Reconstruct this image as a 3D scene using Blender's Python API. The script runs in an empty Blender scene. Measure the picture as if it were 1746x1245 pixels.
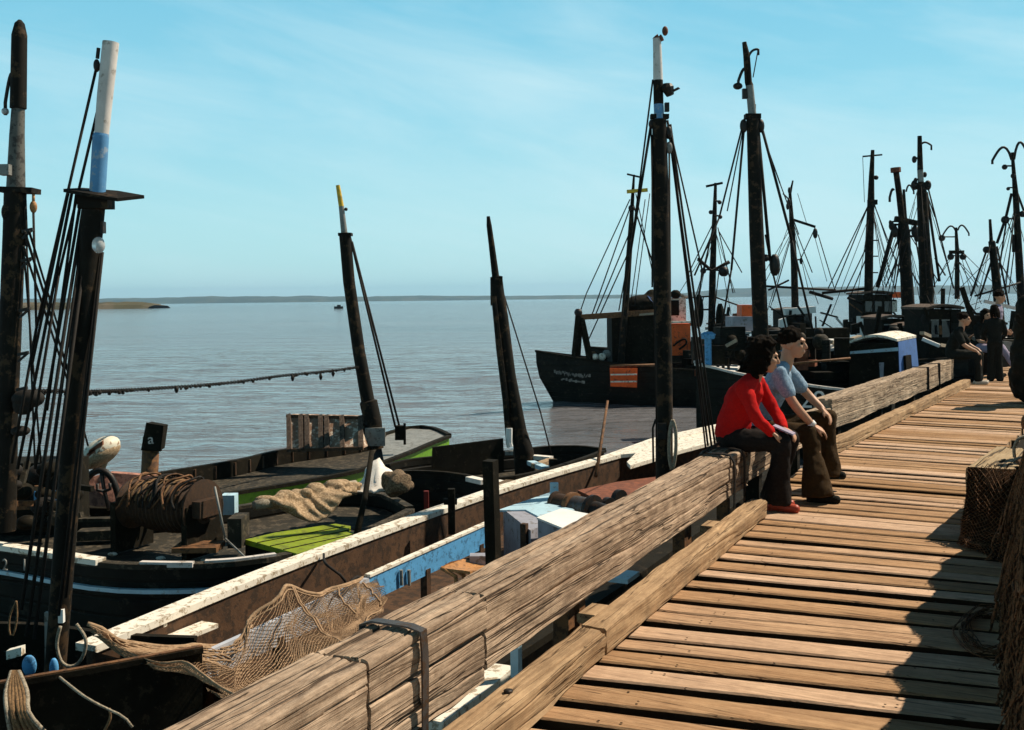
import bpy, math, random
from mathutils import Vector as V, Matrix, noise
R = math.radians
rnd = random.Random(7)
sc = bpy.context.scene
col = sc.collection
# ------------------------------------------------------------------ camera model
W0, H0, F0 = 1746.0, 1245.0, 1746.0
CX, CY, CAMH = 873.0, 510.0, 1.65
ROLL = math.atan(0.0118)
_c, _s = math.cos(ROLL), math.sin(ROLL)
def ray(px, py):
    u, v = px - CX, py - CY
    return V(((u*_c - v*_s)/F0, 1.0, -(v*_c + u*_s)/F0))
CAM = V((0, 0, CAMH))
def G(px, py, z):
    r = ray(px, py); return CAM + r*((z - CAMH)/r.z)
def U(px, py, Y):
    return CAM + ray(px, py)*Y
d1 = V((.449, .8935, 0)); n1 = V((.8935, -.449, 0))
d2 = V((.535, .845, 0)); n2 = V((.845, -.535, 0))
def T(px, py, t):
    r = ray(px, py); return CAM + r*(t/(r.x*n1.x + r.y*n1.y))
def ST(s, t, z=0.0):
    return d1*s + n1*t + V((0, 0, z))
Z = V((0, 0, 1))
cam_d = bpy.data.cameras.new('camera'); cam = bpy.data.objects.new('camera', cam_d); col.objects.link(cam)
cam.location = CAM; cam.rotation_euler = (Matrix.Rotation(R(90), 3, 'X') @ Matrix.Rotation(-ROLL, 3, 'Z')).to_euler()
cam_d.sensor_width = 36; cam_d.lens = 36*F0/W0; cam_d.shift_y = -(H0/2 - CY)/W0
cam_d.clip_start = .05; cam_d.clip_end = 60000
sc.camera = cam
# ------------------------------------------------------------------ materials
def new_mat(name):
    m = bpy.data.materials.new(name); m.use_nodes = True
    nt = m.node_tree; b = nt.nodes['Principled BSDF']
    return m, nt, b
def nd(nt, t, **kw):
    n = nt.nodes.new(t)
    for k, v in kw.items(): setattr(n, k, v)
    return n
def ramp(nt, fac, stops):
    r = nd(nt, 'ShaderNodeValToRGB')
    e = r.color_ramp.elements
    while len(e) < len(stops): e.new(.5)
    for i, (p, c) in enumerate(stops):
        e[i].position = p; e[i].color = (*c, 1) if len(c) == 3 else c
    nt.links.new(fac, r.inputs[0]); return r.outputs[0]
def mixc(nt, fac, a, b, mode='MIX'):
    m = nd(nt, 'ShaderNodeMix', data_type='RGBA', blend_type=mode)
    for s, v in ((m.inputs[0], fac), (m.inputs[6], a), (m.inputs[7], b)):
        if isinstance(v, (int, float)): s.default_value = v
        elif isinstance(v, tuple): s.default_value = (*v, 1)
        else: nt.links.new(v, s)
    return m.outputs[2]
def noisetex(nt, vec, scale, detail=6, rough=.6, dist=0):
    n = nd(nt, 'ShaderNodeTexNoise'); n.inputs['Scale'].default_value = scale
    n.inputs['Detail'].default_value = detail; n.inputs['Roughness'].default_value = rough
    n.inputs['Distortion'].default_value = dist
    nt.links.new(vec, n.inputs['Vector']); return n.outputs[0]
def mapped(nt, vec, rot=(0, 0, 0), scale=(1, 1, 1)):
    a = nd(nt, 'ShaderNodeMapping'); a.inputs['Rotation'].default_value = rot
    nt.links.new(vec, a.inputs['Vector'])
    b = nd(nt, 'ShaderNodeMapping'); b.inputs['Scale'].default_value = scale
    nt.links.new(a.outputs[0], b.inputs['Vector']); return b.outputs[0]
def setbump(nt, b, h, strength, dist):
    bp = nd(nt, 'ShaderNodeBump'); bp.inputs['Strength'].default_value = strength; bp.inputs['Distance'].default_value = dist
    nt.links.new(h, bp.inputs['Height']); nt.links.new(bp.outputs[0], b.inputs['Normal'])
def paint(name, c, rough=.55, wear=None, amt=.35, scale=6, bump=.15, var=.25, metal=0, spec=.3):
    m, nt, b = new_mat(name)
    tc = nd(nt, 'ShaderNodeTexCoord').outputs['Object']
    n = noisetex(nt, tc, scale, 8, .65)
    lo = tuple(x*(1-var) for x in c); hi = tuple(min(1, x*(1+var)) for x in c)
    cc = ramp(nt, n, [(.3, lo), (.7, hi)])
    if wear:
        w = noisetex(nt, tc, scale*2.3, 10, .72)
        f = ramp(nt, w, [(.62 - amt*.35, (0, 0, 0)), (.66 - amt*.33, (1, 1, 1))])
        f2 = nd(nt, 'ShaderNodeMath', operation='MULTIPLY'); nt.links.new(f, f2.inputs[0]); f2.inputs[1].default_value = .85
        cc = mixc(nt, f2.outputs[0], cc, wear)
    nt.links.new(cc, b.inputs['Base Color'])
    b.inputs['Roughness'].default_value = rough; b.inputs['Metallic'].default_value = metal
    b.inputs['Specular IOR Level'].default_value = spec
    if bump: setbump(nt, b, noisetex(nt, tc, scale*8, 6, .7), bump, .01)
    return m
def wood(name, ang, ca, cb, dark, grain=26, along=1.6, bump=.6, rough=.85, crack=.03, attr=False, dist=.012, fleck=.8, speck=.0):
    """weathered timber, grain along the horizontal direction ang (radians from X)"""
    m, nt, b = new_mat(name)
    tc = nd(nt, 'ShaderNodeTexCoord').outputs['Object']
    if attr:
        at = nd(nt, 'ShaderNodeAttribute', attribute_name='tint')
        ad = nd(nt, 'ShaderNodeVectorMath', operation='MULTIPLY_ADD')
        nt.links.new(at.outputs['Vector'], ad.inputs[0]); ad.inputs[1].default_value = (37, 19, 53); nt.links.new(tc, ad.inputs[2])
        tc = ad.outputs[0]
    g = noisetex(nt, mapped(nt, tc, (0, 0, -ang), (along, grain*1.6, grain*1.6)), 1, 9, .68, .12)
    cr = noisetex(nt, mapped(nt, tc, (0, 0, -ang), (along*.26, grain*.6, grain*.6)), 1, 3, .5, .2)
    bl = noisetex(nt, mapped(nt, tc, (0, 0, -ang), (1.1, 5, 5)), 1, 8, .7)
    base = mixc(nt, ramp(nt, g, [(.3, (0, 0, 0)), (.68, (1, 1, 1))]), ca, cb)
    base = mixc(nt, ramp(nt, bl, [(.35, (.0,)*3), (.75, (.55,)*3)]), base, tuple((x+y)*.33 for x, y in zip(ca, dark)))
    c1 = ramp(nt, cr, [(.5 - crack*1.4, (0,)*3), (.5 - crack*.5, (1,)*3), (.5 + crack*.5, (1,)*3), (.5 + crack*1.4, (0,)*3)])
    c2 = ramp(nt, g, [(.26, (fleck,)*3), (.37, (0,)*3)])
    if speck:
        sp = noisetex(nt, mapped(nt, tc, (0, 0, -ang), (14, 40, 40)), 1, 9, .75)
        base = mixc(nt, ramp(nt, sp, [(.36, (speck,)*3), (.60, (0,)*3)]), base, tuple(x*.28 for x in ca))
        pl = noisetex(nt, mapped(nt, tc, (0, 0, -ang), (2.6, 7, 2.0)), 1, 7, .66)
        base = mixc(nt, ramp(nt, pl, [(.50, (0,)*3), (.74, (speck*.9,)*3)]), base, tuple(min(.8, x*1.25) for x in cb))
        vs_ = noisetex(nt, mapped(nt, tc, (0, 0, -ang), (9, 2, .8)), 1, 5, .6)
        base = mixc(nt, ramp(nt, vs_, [(.52, (0,)*3), (.72, (speck*.7,)*3)]), base, tuple(x*.6 for x in ca))
    ck = nd(nt, 'ShaderNodeMath', operation='MAXIMUM'); nt.links.new(c1, ck.inputs[0]); nt.links.new(c2, ck.inputs[1])
    ck2 = nd(nt, 'ShaderNodeMath', operation='MULTIPLY'); nt.links.new(ck.outputs[0], ck2.inputs[0]); ck2.inputs[1].default_value = .8
    base = mixc(nt, ck2.outputs[0], base, dark)
    if attr:
        hs = nd(nt, 'ShaderNodeHueSaturation'); nt.links.new(base, hs.inputs['Color'])
        mr = nd(nt, 'ShaderNodeMapRange'); nt.links.new(at.outputs['Fac'], mr.inputs[0]); mr.inputs[3].default_value = .66; mr.inputs[4].default_value = 1.2
        nt.links.new(mr.outputs[0], hs.inputs['Value'])
        mr2 = nd(nt, 'ShaderNodeMapRange'); nt.links.new(at.outputs['Fac'], mr2.inputs[0]); mr2.inputs[3].default_value = 1.1; mr2.inputs[4].default_value = .8
        nt.links.new(mr2.outputs[0], hs.inputs['Saturation'])
        base = hs.outputs[0]
    nt.links.new(base, b.inputs['Base Color']); b.inputs['Roughness'].default_value = rough
    b.inputs['Specular IOR Level'].default_value = .15
    hh = nd(nt, 'ShaderNodeMath', operation='SUBTRACT'); nt.links.new(g, hh.inputs[0]); nt.links.new(ck.outputs[0], hh.inputs[1])
    setbump(nt, b, hh.outputs[0], bump, dist)
    return m
A1 = math.atan2(d1.y, d1.x); A2 = math.atan2(d2.y, d2.x)
MT = {}
MT['beam1'] = wood('weathered_oak', A1, (.31, .205, .132), (.62, .465, .325), (.016, .009, .006), 30, 1.0, .8, crack=.010, dist=.015, fleck=.35, speck=.6)
MT['beam2'] = wood('weathered_oak_far', A2, (.31, .215, .14), (.62, .48, .34), (.022, .014, .009), 24, 1.3, .8, crack=.007, dist=.015, fleck=.35, speck=.6)
MT['kerb1'] = wood('kerb_timber', A1, (.31, .19, .10), (.56, .385, .22), (.05, .028, .015), 24, 1.2, .6, crack=.004, fleck=.4, speck=.4)
MT['kerb2'] = wood('kerb_timber_far', A2, (.31, .19, .10), (.56, .385, .22), (.05, .028, .015), 24, 1.2, .6, crack=.004, fleck=.4, speck=.4)
MT['deck'] = wood('deck_plank', math.atan2(n1.y, n1.x), (.41, .228, .112), (.68, .425, .235), (.06, .03, .015), 34, .9, .5, crack=.006, speck=.35, attr=True, dist=.006)
MT['tar'] = paint('tarred_wood', (.011, .009, .005), .85, (.035, .026, .016), .15, 5, .4, .5, spec=.12)
MT['tarmast'] = paint('tarred_mast', (.010, .008, .005), .75, (.06, .036, .018), .24, 3, .4, .5, spec=.15)
MT['black'] = paint('black_hull_paint', (.010, .010, .007), .7, (.035, .03, .02), .12, 3, .3, .5, spec=.15)
m_ = MT['black']; nt_ = m_.node_tree; b_ = nt_.nodes['Principled BSDF']
tc_ = nt_.nodes['Texture Coordinate'].outputs['Object']
wv = nd(nt_, 'ShaderNodeTexWave', wave_type='BANDS', bands_direction='Z', wave_profile='SIN'); wv.inputs['Scale'].default_value = 1.9; wv.inputs['Distortion'].default_value = .5; wv.inputs['Detail Scale'].default_value = .6
nt_.links.new(tc_, wv.inputs['Vector']); setbump(nt_, b_, ramp(nt_, wv.outputs[1], [(.02, (0,)*3), (.14, (1,)*3)]), .7, .02)
MT['darkdeck'] = paint('dark_deck', (.024, .020, .012), .85, (.09, .07, .045), .3, 5, .4, .5)
MT['browndeck'] = paint('brown_planking', (.075, .038, .018), .75, (.03, .018, .01), .35, 5, .4, .4)
MT['white'] = paint('white_paint', (.80, .74, .62), .55, (.30, .22, .13), .26, 6, .15, .1)
MT['cleanwhite'] = paint('clean_white_paint', (.78, .77, .72), .45, None, 0, 4, .05, .08)
MT['mastwhite'] = paint('mast_white', (.62, .57, .52), .5, (.3, .25, .2), .15, 6, .1, .15)
MT['mastblue'] = paint('mast_blue', (.10, .27, .48), .5, (.3, .36, .42), .2, 5, .1, .2)
MT['grey'] = paint('grey_paint', (.22, .22, .2), .55, (.1, .08, .06), .2, 6, .2, .3)
MT['blue'] = paint('blue_paint', (.10, .33, .60), .5, (.05, .15, .27), .25, 9, .15, .15)
MT['ltblue'] = paint('pale_blue_paint', (.42, .60, .68), .5, (.3, .3, .28), .12, 5, .15, .12)
MT['midblue'] = paint('cabin_blue', (.10, .20, .46), .5, (.1, .12, .15), .1, 5, .15, .15)
MT['lilac'] = paint('grey_blue_shade_panel', (.30, .30, .34), .6, (.15, .13, .11), .2, 5, .2, .2)  # grey-blue; on the hatch and engine box it paints their shaded sides
MT['green'] = paint('green_hatch_paint', (.21, .27, .012), .6, (.13, .15, .02), .25, 5, .2, .15)
MT['hullgreen'] = paint('green_strake_paint', (.13, .30, .02), .5, (.06, .12, .02), .15, 5, .2, .2)
MT['yellow'] = paint('yellow_paint', (.65, .42, .03), .5, (.3, .18, .05), .2, 5, .1, .15)
MT['orange'] = paint('orange_paint', (.80, .12, .02), .5, (.25, .05, .02), .2, 5, .15, .2)
MT['rust'] = paint('rusty_red_plate', (.20, .065, .03), .75, (.12, .04, .02), .35, 6, .4, .3)
MT['pink'] = paint('faded_pink_planks', (.36, .17, .12), .75, (.16, .07, .05), .35, 7, .3, .25)
MT['iron'] = paint('dull_iron', (.10, .092, .088), .5, (.10, .06, .035), .3, 9, .3, .3, .6)
MT['darkiron'] = paint('dark_iron', (.02, .018, .016), .5, (.06, .03, .015), .2, 9, .3, .3, .3)
MT['rope'] = paint('dark_rope', (.012, .009, .006), .8, None, 0, 30, .3, .4)
MT['tanrope'] = paint('tan_rope', (.22, .13, .06), .85, (.1, .06, .03), .3, 40, .5, .4)
MT['palerope'] = paint('pale_rope', (.35, .30, .22), .85, (.15, .11, .07), .3, 40, .5, .3)
MT['shademast'] = paint('shaded_mast_paint', (.10, .095, .08), .6, (.03, .025, .02), .35, 5, .2, .3)  # pale mast section with its shade mixed into a darker grey
MT['board'] = paint('pale_grey_board', (.46, .48, .52), .6, (.25, .22, .2), .15, 5, .2, .15)
MT['deckside'] = paint('gap_shade_and_nails', (.035, .022, .012), .95, None, 0, 6, .3, .4, spec=.05)  # dark brown paints the gap shade onto plank sides; nail heads share it
MT['shadenet'] = paint('net_shadow_brown', (.055, .027, .012), .95, (.018, .009, .004), .4, 30, 1.0, .5, spec=.05)  # dark brown painted as the shadow inside the nets, for backing sheets
MT['net'] = paint('tan_net_twine', (.34, .225, .13), .85, (.25, .15, .08), .3, 20, .3, .35)
MT['brownnet'] = paint('brown_net_twine', (.17, .085, .038), .95, (.04, .02, .008), .35, 18, .4, .5)
MT['cloth'] = paint('tan_folded_net', (.50, .36, .22), .9, (.26, .17, .09), .45, 22, .9, .3)
MT['canvas'] = paint('white_canvas', (.75, .70, .62), .85, (.4, .3, .2), .12, 9, .4, .12)
MT['sacking'] = paint('brown_sacking', (.24, .17, .1), .9, (.08, .05, .03), .45, 25, .9, .4)
MT['crate'] = paint('flaking_crate_paint', (.66, .56, .44), .85, (.19, .085, .04), .55, 5, .4, .25)
MT['grimywood'] = paint('grimy_batten', (.12, .085, .06), .85, (.05, .03, .02), .4, 12, .4, .4)
MT['buoy'] = paint('rusty_white_buoy', (.70, .64, .5), .5, (.22, .09, .03), .22, 5, .2, .12)
MT['brass'] = paint('warm_wood', (.42, .2, .07), .6, (.2, .1, .04), .3, 12, .3, .3)
MT['redline'] = paint('dull_red', (.18, .02, .012), .6, None, 0, 5, .1, .2)
MT['drum'] = paint('winch_drum', (.05, .024, .010), .7, (.03, .016, .008), .4, 14, .5, .4)
MT['pile'] = paint('wet_pile', (.10, .05, .025), .8, (.2, .09, .03), .35, 8, .5, .5)
MT['pole'] = paint('brown_pole', (.16, .075, .03), .75, (.05, .025, .012), .3, 10, .3, .4)
m, nt, b = new_mat('lamp_glass'); b.inputs['Base Color'].default_value = (.8, .82, .8, 1); b.inputs['Roughness'].default_value = .15
b.inputs['Transmission Weight'].default_value = .55; MT['lamp'] = m
m, nt, b = new_mat('dark_glass'); b.inputs['Base Color'].default_value = (.012, .014, .016, 1); b.inputs['Roughness'].default_value = .08; MT['glass'] = m
# clothes, skin, hair
MT['skin'] = paint('skin', (.50, .27, .16), .5, None, 0, 9, .05, .1)
MT['red'] = paint('red_knit', (.56, .012, .010), .9, None, 0, 60, .6, .15, spec=.1)
MT['jeans'] = paint('dark_jeans', (.018, .014, .012), .9, None, 0, 50, .5, .4, spec=.1)
MT['brownpants'] = paint('brown_trousers', (.045, .026, .010), .9, None, 0, 50, .5, .3, spec=.1)
MT['shirt'] = paint('pale_blue_denim', (.20, .30, .40), .85, (.34, .44, .5), .3, 40, .4, .3, spec=.1)
MT['hair'] = paint('dark_hair', (.010, .006, .003), .8, None, 0, 60, 1.0, .6, spec=.06)
MT['shoe'] = paint('red_leather', (.40, .06, .03), .45, None, 0, 10, .1, .2)
MT['darkcloth'] = paint('dark_clothing', (.014, .015, .012), .9, None, 0, 40, .4, .4, spec=.1)
MT['paleshoe'] = paint('pale_shoe', (.6, .52, .42), .6, None, 0, 10, .1, .1)
MT['lilaccloth'] = paint('lilac_cloth', (.32, .28, .36), .9, None, 0, 40, .4, .2, spec=.1)
# ------------------------------------------------------------------ mesh helpers
class M:
    def __init__(s): s.v = []; s.f = []; s.m = []; s.mi = 0; s.tint = None
    def add(s, vs, fs):
        o = len(s.v); s.v += [V(p) for p in vs]
        for f in fs: s.f.append(tuple(i + o for i in f)); s.m.append(s.mi)
        return s
    def hexa(s, p):   # 8 points: bottom ring 0-3, top ring 4-7
        return s.add(p, [(3, 2, 1, 0), (4, 5, 6, 7), (0, 1, 5, 4), (1, 2, 6, 5), (2, 3, 7, 6), (3, 0, 4, 7)])
    def box(s, c, sx, sy, sz, ax=V((1, 0, 0)), up=Z):
        c = V(c); ax = V(ax).normalized(); up = V(up).normalized(); ay = up.cross(ax).normalized()
        P = [c + ax*(sx/2*a) + ay*(sy/2*b_) + up*(sz/2*c_) for c_ in (-1, 1) for a, b_ in ((-1, -1), (1, -1), (1, 1), (-1, 1))]
        return s.hexa(P)
    def beam(s, p, q, w, h, up=Z, bev=0):
        p, q = V(p), V(q); ax = (q - p).normalized(); sd = ax.cross(up).normalized(); u2 = sd.cross(ax).normalized()
        b_ = bev
        if b_:
            sec = [(-w/2 + b_, -h/2), (w/2 - b_, -h/2), (w/2, -h/2 + b_), (w/2, h/2 - b_), (w/2 - b_, h/2), (-w/2 + b_, h/2), (-w/2, h/2 - b_), (-w/2, -h/2 + b_)]
        else: sec = [(-w/2, -h/2), (w/2, -h/2), (w/2, h/2), (-w/2, h/2)]
        return s.loft([[c + sd*a + u2*b2 for a, b2 in sec] for c in (p, q)])
    def loft(s, rings, caps=True, closed=True):
        n = len(rings[0]); vs = [p for r in rings for p in r]; fs = []
        for i in range(len(rings) - 1):
            for j in range(n if closed else n - 1):
                k = (j + 1) % n
                fs.append((i*n + j, i*n + k, (i+1)*n + k, (i+1)*n + j))
        if caps and closed:
            fs.append(tuple(range(n))[::-1]); fs.append(tuple((len(rings)-1)*n + j for j in range(n)))
        return s.add(vs, fs)
    def tube(s, pts, r, n=8, mis=None):
        pts = [V(p) for p in pts]; k = len(pts)
        rs = r if isinstance(r, (list, tuple)) else [r]*k
        rings = []; ref = None
        for i, p in enumerate(pts):
            t = (pts[min(i+1, k-1)] - pts[max(i-1, 0)])
            t = t.normalized() if t.length > 1e-9 else Z.copy()
            if ref is None: ref = V((0, 1, 0)) if abs(t.y) < .9 else V((1, 0, 0))
            a = t.cross(ref).normalized(); b_ = t.cross(a).normalized(); ref = -(t.cross(a).cross(t)).normalized() if False else ref
            rings.append([p + (a*math.cos(2*math.pi*j/n) + b_*math.sin(2*math.pi*j/n))*rs[i] for j in range(n)])
        if mis is None: return s.loft(rings)
        for i in range(k-1):
            s.mi = mis[i]; s.loft(rings[i:i+2])
        return s
    def ball(s, c, r, n=10, ax=None):
        c = V(c); r = V((r, r, r)) if isinstance(r, (int, float)) else V(r)
        A = ax or (V((1, 0, 0)), V((0, 1, 0)), Z)
        rings = []
        for i in range(1, n):
            th = math.pi*i/n
            rings.append([c + A[0]*(r.x*math.sin(th)*math.cos(2*math.pi*j/(n+2))) + A[1]*(r.y*math.sin(th)*math.sin(2*math.pi*j/(n+2))) + A[2]*(-r.z*math.cos(th)) for j in range(n+2)])
        return s.loft(rings)
    def prism(s, pts, ext):
        n = len(pts); ext = V(ext); P = [V(p) for p in pts]
        return s.add(P + [p + ext for p in P], [tuple(range(n))[::-1], tuple(range(n, 2*n))] + [(i, (i+1) % n, (i+1) % n + n, i + n) for i in range(n)])
    def build(s, name, mat, parent=None, smooth=False, at=None, angle=None):
        if parent is not None:
            off = wloc(parent)
        else:
            if at is None:
                lo = min(p.z for p in s.v); c = sum(s.v, V())/len(s.v); at = V((c.x, c.y, lo))
            off = V(at)
        me = bpy.data.meshes.new(name); me.from_pydata([p - off for p in s.v], [], s.f)
        mats = mat if isinstance(mat, (list, tuple)) else [mat]
        for x in mats: me.materials.append(MT[x] if isinstance(x, str) else x)
        me.polygons.foreach_set('material_index', s.m)
        if smooth: me.polygons.foreach_set('use_smooth', [True]*len(s.f))
        if s.tint is not None:
            a = me.attributes.new('tint', 'FLOAT', 'POINT'); a.data.foreach_set('value', s.tint)
        me.update()
        o = bpy.data.objects.new(name, me); col.objects.link(o)
        if parent is not None: o.parent = parent
        else: o.location = off
        if angle is not None and smooth: sharp(me, angle)
        return o
def sharp(me, deg):
    import bmesh
    bm = bmesh.new(); bm.from_mesh(me); bmesh.ops.recalc_face_normals(bm, faces=bm.faces)
    for e in bm.edges:
        if len(e.link_faces) == 2 and e.calc_face_angle(0) > R(deg): e.smooth = False
    bm.to_mesh(me); bm.free()
def wloc(o):
    p = V((0, 0, 0))
    while o is not None: p = p + o.location; o = o.parent
    return p
def tag(o, label, cat, group=None, kind=None):
    if label: o['label'] = label
    if cat: o['category'] = cat
    if group: o['group'] = group
    if kind: o['kind'] = kind
    return o
def root(name, at, label, cat, group=None):
    o = bpy.data.objects.new(name, None); col.objects.link(o); o.location = V(at); o.empty_display_size = .2
    return tag(o, label, cat, group)
FOLD = bpy.data.textures.new('cloth_folds', 'CLOUDS'); FOLD.noise_scale = .11; FOLD.noise_depth = 2
def folds(o, k=.02):
    d = o.modifiers.new('folds', 'DISPLACE'); d.texture = FOLD; d.strength = k; d.mid_level = .5; d.texture_coords = 'LOCAL'
    return o
def organic(o, voxel, smooth=6, fac=.5):
    r = o.modifiers.new('remesh', 'REMESH'); r.mode = 'VOXEL'; r.voxel_size = voxel; r.use_smooth_shade = True
    if smooth:
        k = o.modifiers.new('smooth', 'SMOOTH'); k.factor = fac; k.iterations = smooth
    return o
def line(parent, name, p, q, r, mat='rope', sag=0, n=5, seg=None):
    p, q = V(p), V(q); k = seg or (8 if sag else 2)
    pts = [p.lerp(q, i/(k-1)) - Z*(sag*4*(i/(k-1))*(1 - i/(k-1))) for i in range(k)]
    return M().tube(pts, r, n).build(name, mat, parent, True)
def text(parent, name, s, size, org, xd, yd, mat, thick=.004):
    cu = bpy.data.curves.new(name, 'FONT'); cu.body = s; cu.size = size; cu.extrude = thick; cu.resolution_u = 4
    t = bpy.data.objects.new('tmp', cu); col.objects.link(t)
    bpy.context.view_layer.update()
    me = bpy.data.meshes.new_from_object(t.evaluated_get(bpy.context.evaluated_depsgraph_get()))
    bpy.data.objects.remove(t); bpy.data.curves.remove(cu)
    xd = V(xd).normalized(); yd = V(yd).normalized(); zd = xd.cross(yd).normalized(); yd = zd.cross(xd)
    off = V(org) - wloc(parent)
    for v in me.vertices: v.co = off + xd*v.co.x + yd*v.co.y + zd*v.co.z
    me.materials.clear(); me.materials.append(MT[mat])
    o = bpy.data.objects.new(name, me); col.objects.link(o); o.parent = parent
    return o
def lerpl(pts, n):
    """resample a polyline (smoothed) to n points"""
    P = [V(p) for p in pts]
    if len(P) == 2: return [P[0].lerp(P[1], i/(n-1)) for i in range(n)]
    L = [0]
    for a, b_ in zip(P, P[1:]): L.append(L[-1] + (b_ - a).length)
    out = []
    for i in range(n):
        t = L[-1]*i/(n-1); k = 0
        while k < len(P) - 2 and L[k+1] < t: k += 1
        f = (t - L[k])/max(1e-9, L[k+1] - L[k])
        p0 = P[max(0, k-1)]; p1 = P[k]; p2 = P[k+1]; p3 = P[min(len(P)-1, k+2)]
        out.append(.5*((2*p1) + (p2 - p0)*f + (2*p0 - 5*p1 + 4*p2 - p3)*f*f + (3*p1 - p0 - 3*p2 + p3)*f**3))
    return out
def rail_box(m, pts, w, h, dz=0):
    rings = []; k = len(pts)
    for i, p in enumerate(pts):
        t = pts[min(i+1, k-1)] - pts[max(0, i-1)]; t.z = 0; t.normalize(); sd = V((t.y, -t.x, 0))
        q = p + Z*dz
        rings.append([q - sd*w/2 - Z*h/2, q + sd*w/2 - Z*h/2, q + sd*w/2 + Z*h/2, q - sd*w/2 + Z*h/2])
    return m.loft(rings)
ZW = -1.5
def hull(rt, port, star, drop=.4, N=22, hm='black', dm='darkdeck', cm='white', cw=.14, ch=.05, strake=None, flare=.86, depth=.5, inner=None, rake=0):
    """port / star rails run stern to bow. parts: hull, deck, gunwale, rub_strake"""
    P = lerpl(port, N); S = lerpl(star, N)
    m = M(); rows = []
    axd = (P[-1] + S[-1] - P[0] - S[0]); axd.z = 0; axd.normalize()
    for i_, (p, q) in enumerate(zip(P, S)):
        c = (p + q)/2; u_ = max(0, (i_/(N-1) - .6)/.4)**2
        def lv(a, f, z):
            k_ = min(1, max(0, (a.z - z)/(a.z - ZW)))
            return V((c.x + (a.x - c.x)*f, c.y + (a.y - c.y)*f, z)) - axd*(rake*u_*k_**3)
        zz = [(1.0, 0), (.985, .22), (.95, .5), (flare, 1.0)]
        rowp = [lv(p, f, p.z + (ZW - p.z)*k) for f, k in zz] + [lv(p, .4, ZW - depth)]
        rows_ = [lv(q, f, q.z + (ZW - q.z)*k) for f, k in zz] + [lv(q, .4, ZW - depth)]
        rows.append(rowp + rows_[::-1])
    m.loft(rows, caps=False, closed=False)
    n = len(rows[0])
    o = len(m.v)
    for r in (rows[0], rows[-1]):
        m.add(r, [tuple(range(n))])
    # inner bulwark
    ip, iq, dp, dq = [], [], [], []
    for p, q in zip(P, S):
        w = (p - q); L = max(w.length, 1e-6); w = w/L; th = min(.07, L*.3)
        a = p - w*th; b_ = q + w*th; ip.append(a); iq.append(b_)
        dz = drop if L > .2 else .02
        dp.append(V((a.x, a.y, min(p.z, q.z) - dz))); dq.append(V((b_.x, b_.y, min(p.z, q.z) - dz)))
    if inner: m.mi = 1
    for a, b_ in ((ip, dp), (iq, dq)):
        m.loft([list(x) for x in zip(a, b_)], caps=False, closed=False)
    for e in (0, -1):
        m.add([P[e], S[e], iq[e], ip[e]], [(0, 1, 2, 3)])
        m.add([ip[e], iq[e], dq[e], dp[e]], [(0, 1, 2, 3)])
    h = m.build('hull', [hm, inner] if inner else hm, rt, True, angle=35)
    dk = M().loft([list(x) for x in zip(dp, dq)], caps=False, closed=False).build('deck', dm, rt)
    if cm:
        for a, k_ in ((P, 0), (S, -1)):
            rail_box(M(), a, cw, ch, .01).build('gunwale', cm if isinstance(cm, str) else cm[k_], rt)
    if strake:
        smat, frac, hh, sides = strake
        for a, b_, nm in ((P, S, 'p'), (S, P, 's')):
            if nm not in sides: continue
            pts = []
            for p, q in zip(a, b_):
                c = (p + q)/2; f = 1.0 if frac < .3 else .97
                pts.append(V((c.x + (p.x - c.x)*f, c.y + (p.y - c.y)*f, p.z + (ZW - p.z)*frac)))
            rail_box(M(), pts, .06, hh).build('rub_strake', smat, rt)
    return P, S
def mast(rt, bands, mats, n=12, name='mast'):
    """bands: list of (point, radius); mats: material name per segment"""
    um = []; mi = []
    for x in mats:
        if x not in um: um.append(x)
        mi.append(um.index(x))
    m = M().tube([b_[0] for b_ in bands], [b_[1] for b_ in bands], n, mi)
    return m.build(name, um, rt, True, angle=40)
def px_lines(rt, Y, lines, r=.008, mat='rope', name='stay'):
    for L in lines:
        x0, y0, x1, y1 = L[:4]; rr = L[4] if len(L) > 4 else r; Y1 = L[5] if len(L) > 5 else Y
        line(rt, name, U(x0, y0, Y), U(x1, y1, Y1), rr, mat)
# ------------------------------------------------------------------ light, sky
SAZ, SEL = R(22), R(50)        # direction TO the sun, azimuth from +X towards +Y
sd_ = V((math.cos(SEL)*math.cos(SAZ), math.cos(SEL)*math.sin(SAZ), math.sin(SEL)))
sl = bpy.data.lights.new('sun', 'SUN'); sl.energy = 5.0; sl.angle = R(.5); sl.color = (1, .88, .72)
so = bpy.data.objects.new('sun', sl); col.objects.link(so); so.rotation_euler = (-sd_).to_track_quat('-Z', 'Y').to_euler(); so.location = (8, -6, 30)
w = bpy.data.worlds.new('World'); sc.world = w; w.use_nodes = True
nt = w.node_tree; bg = nt.nodes['Background']
sky = nd(nt, 'ShaderNodeTexSky', sky_type='NISHITA'); sky.sun_disc = False; sky.sun_elevation = SEL; sky.sun_rotation = R(90) - SAZ
sky.air_density = 1.0; sky.dust_density = .35; sky.ozone_density = 1.0
tc = nd(nt, 'ShaderNodeTexCoord').outputs['Generated']
tinted = mixc(nt, 1.0, sky.outputs[0], (1.02, 1.14, .98), 'MULTIPLY')
sx = nd(nt, 'ShaderNodeSeparateXYZ'); nt.links.new(tc, sx.inputs[0])
hor = ramp(nt, sx.outputs[2], [(0, (3.5, 5.7, 5.9)), (.08, (2.95, 5.35, 5.85)), (.18, (1.95, 4.65, 5.7)), (.30, (1.25, 3.9, 5.3)), (.40, (.2, .6, 1.0)), (1, (.06, .18, .34))])
tinted = mixc(nt, .92, tinted, hor)
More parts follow.
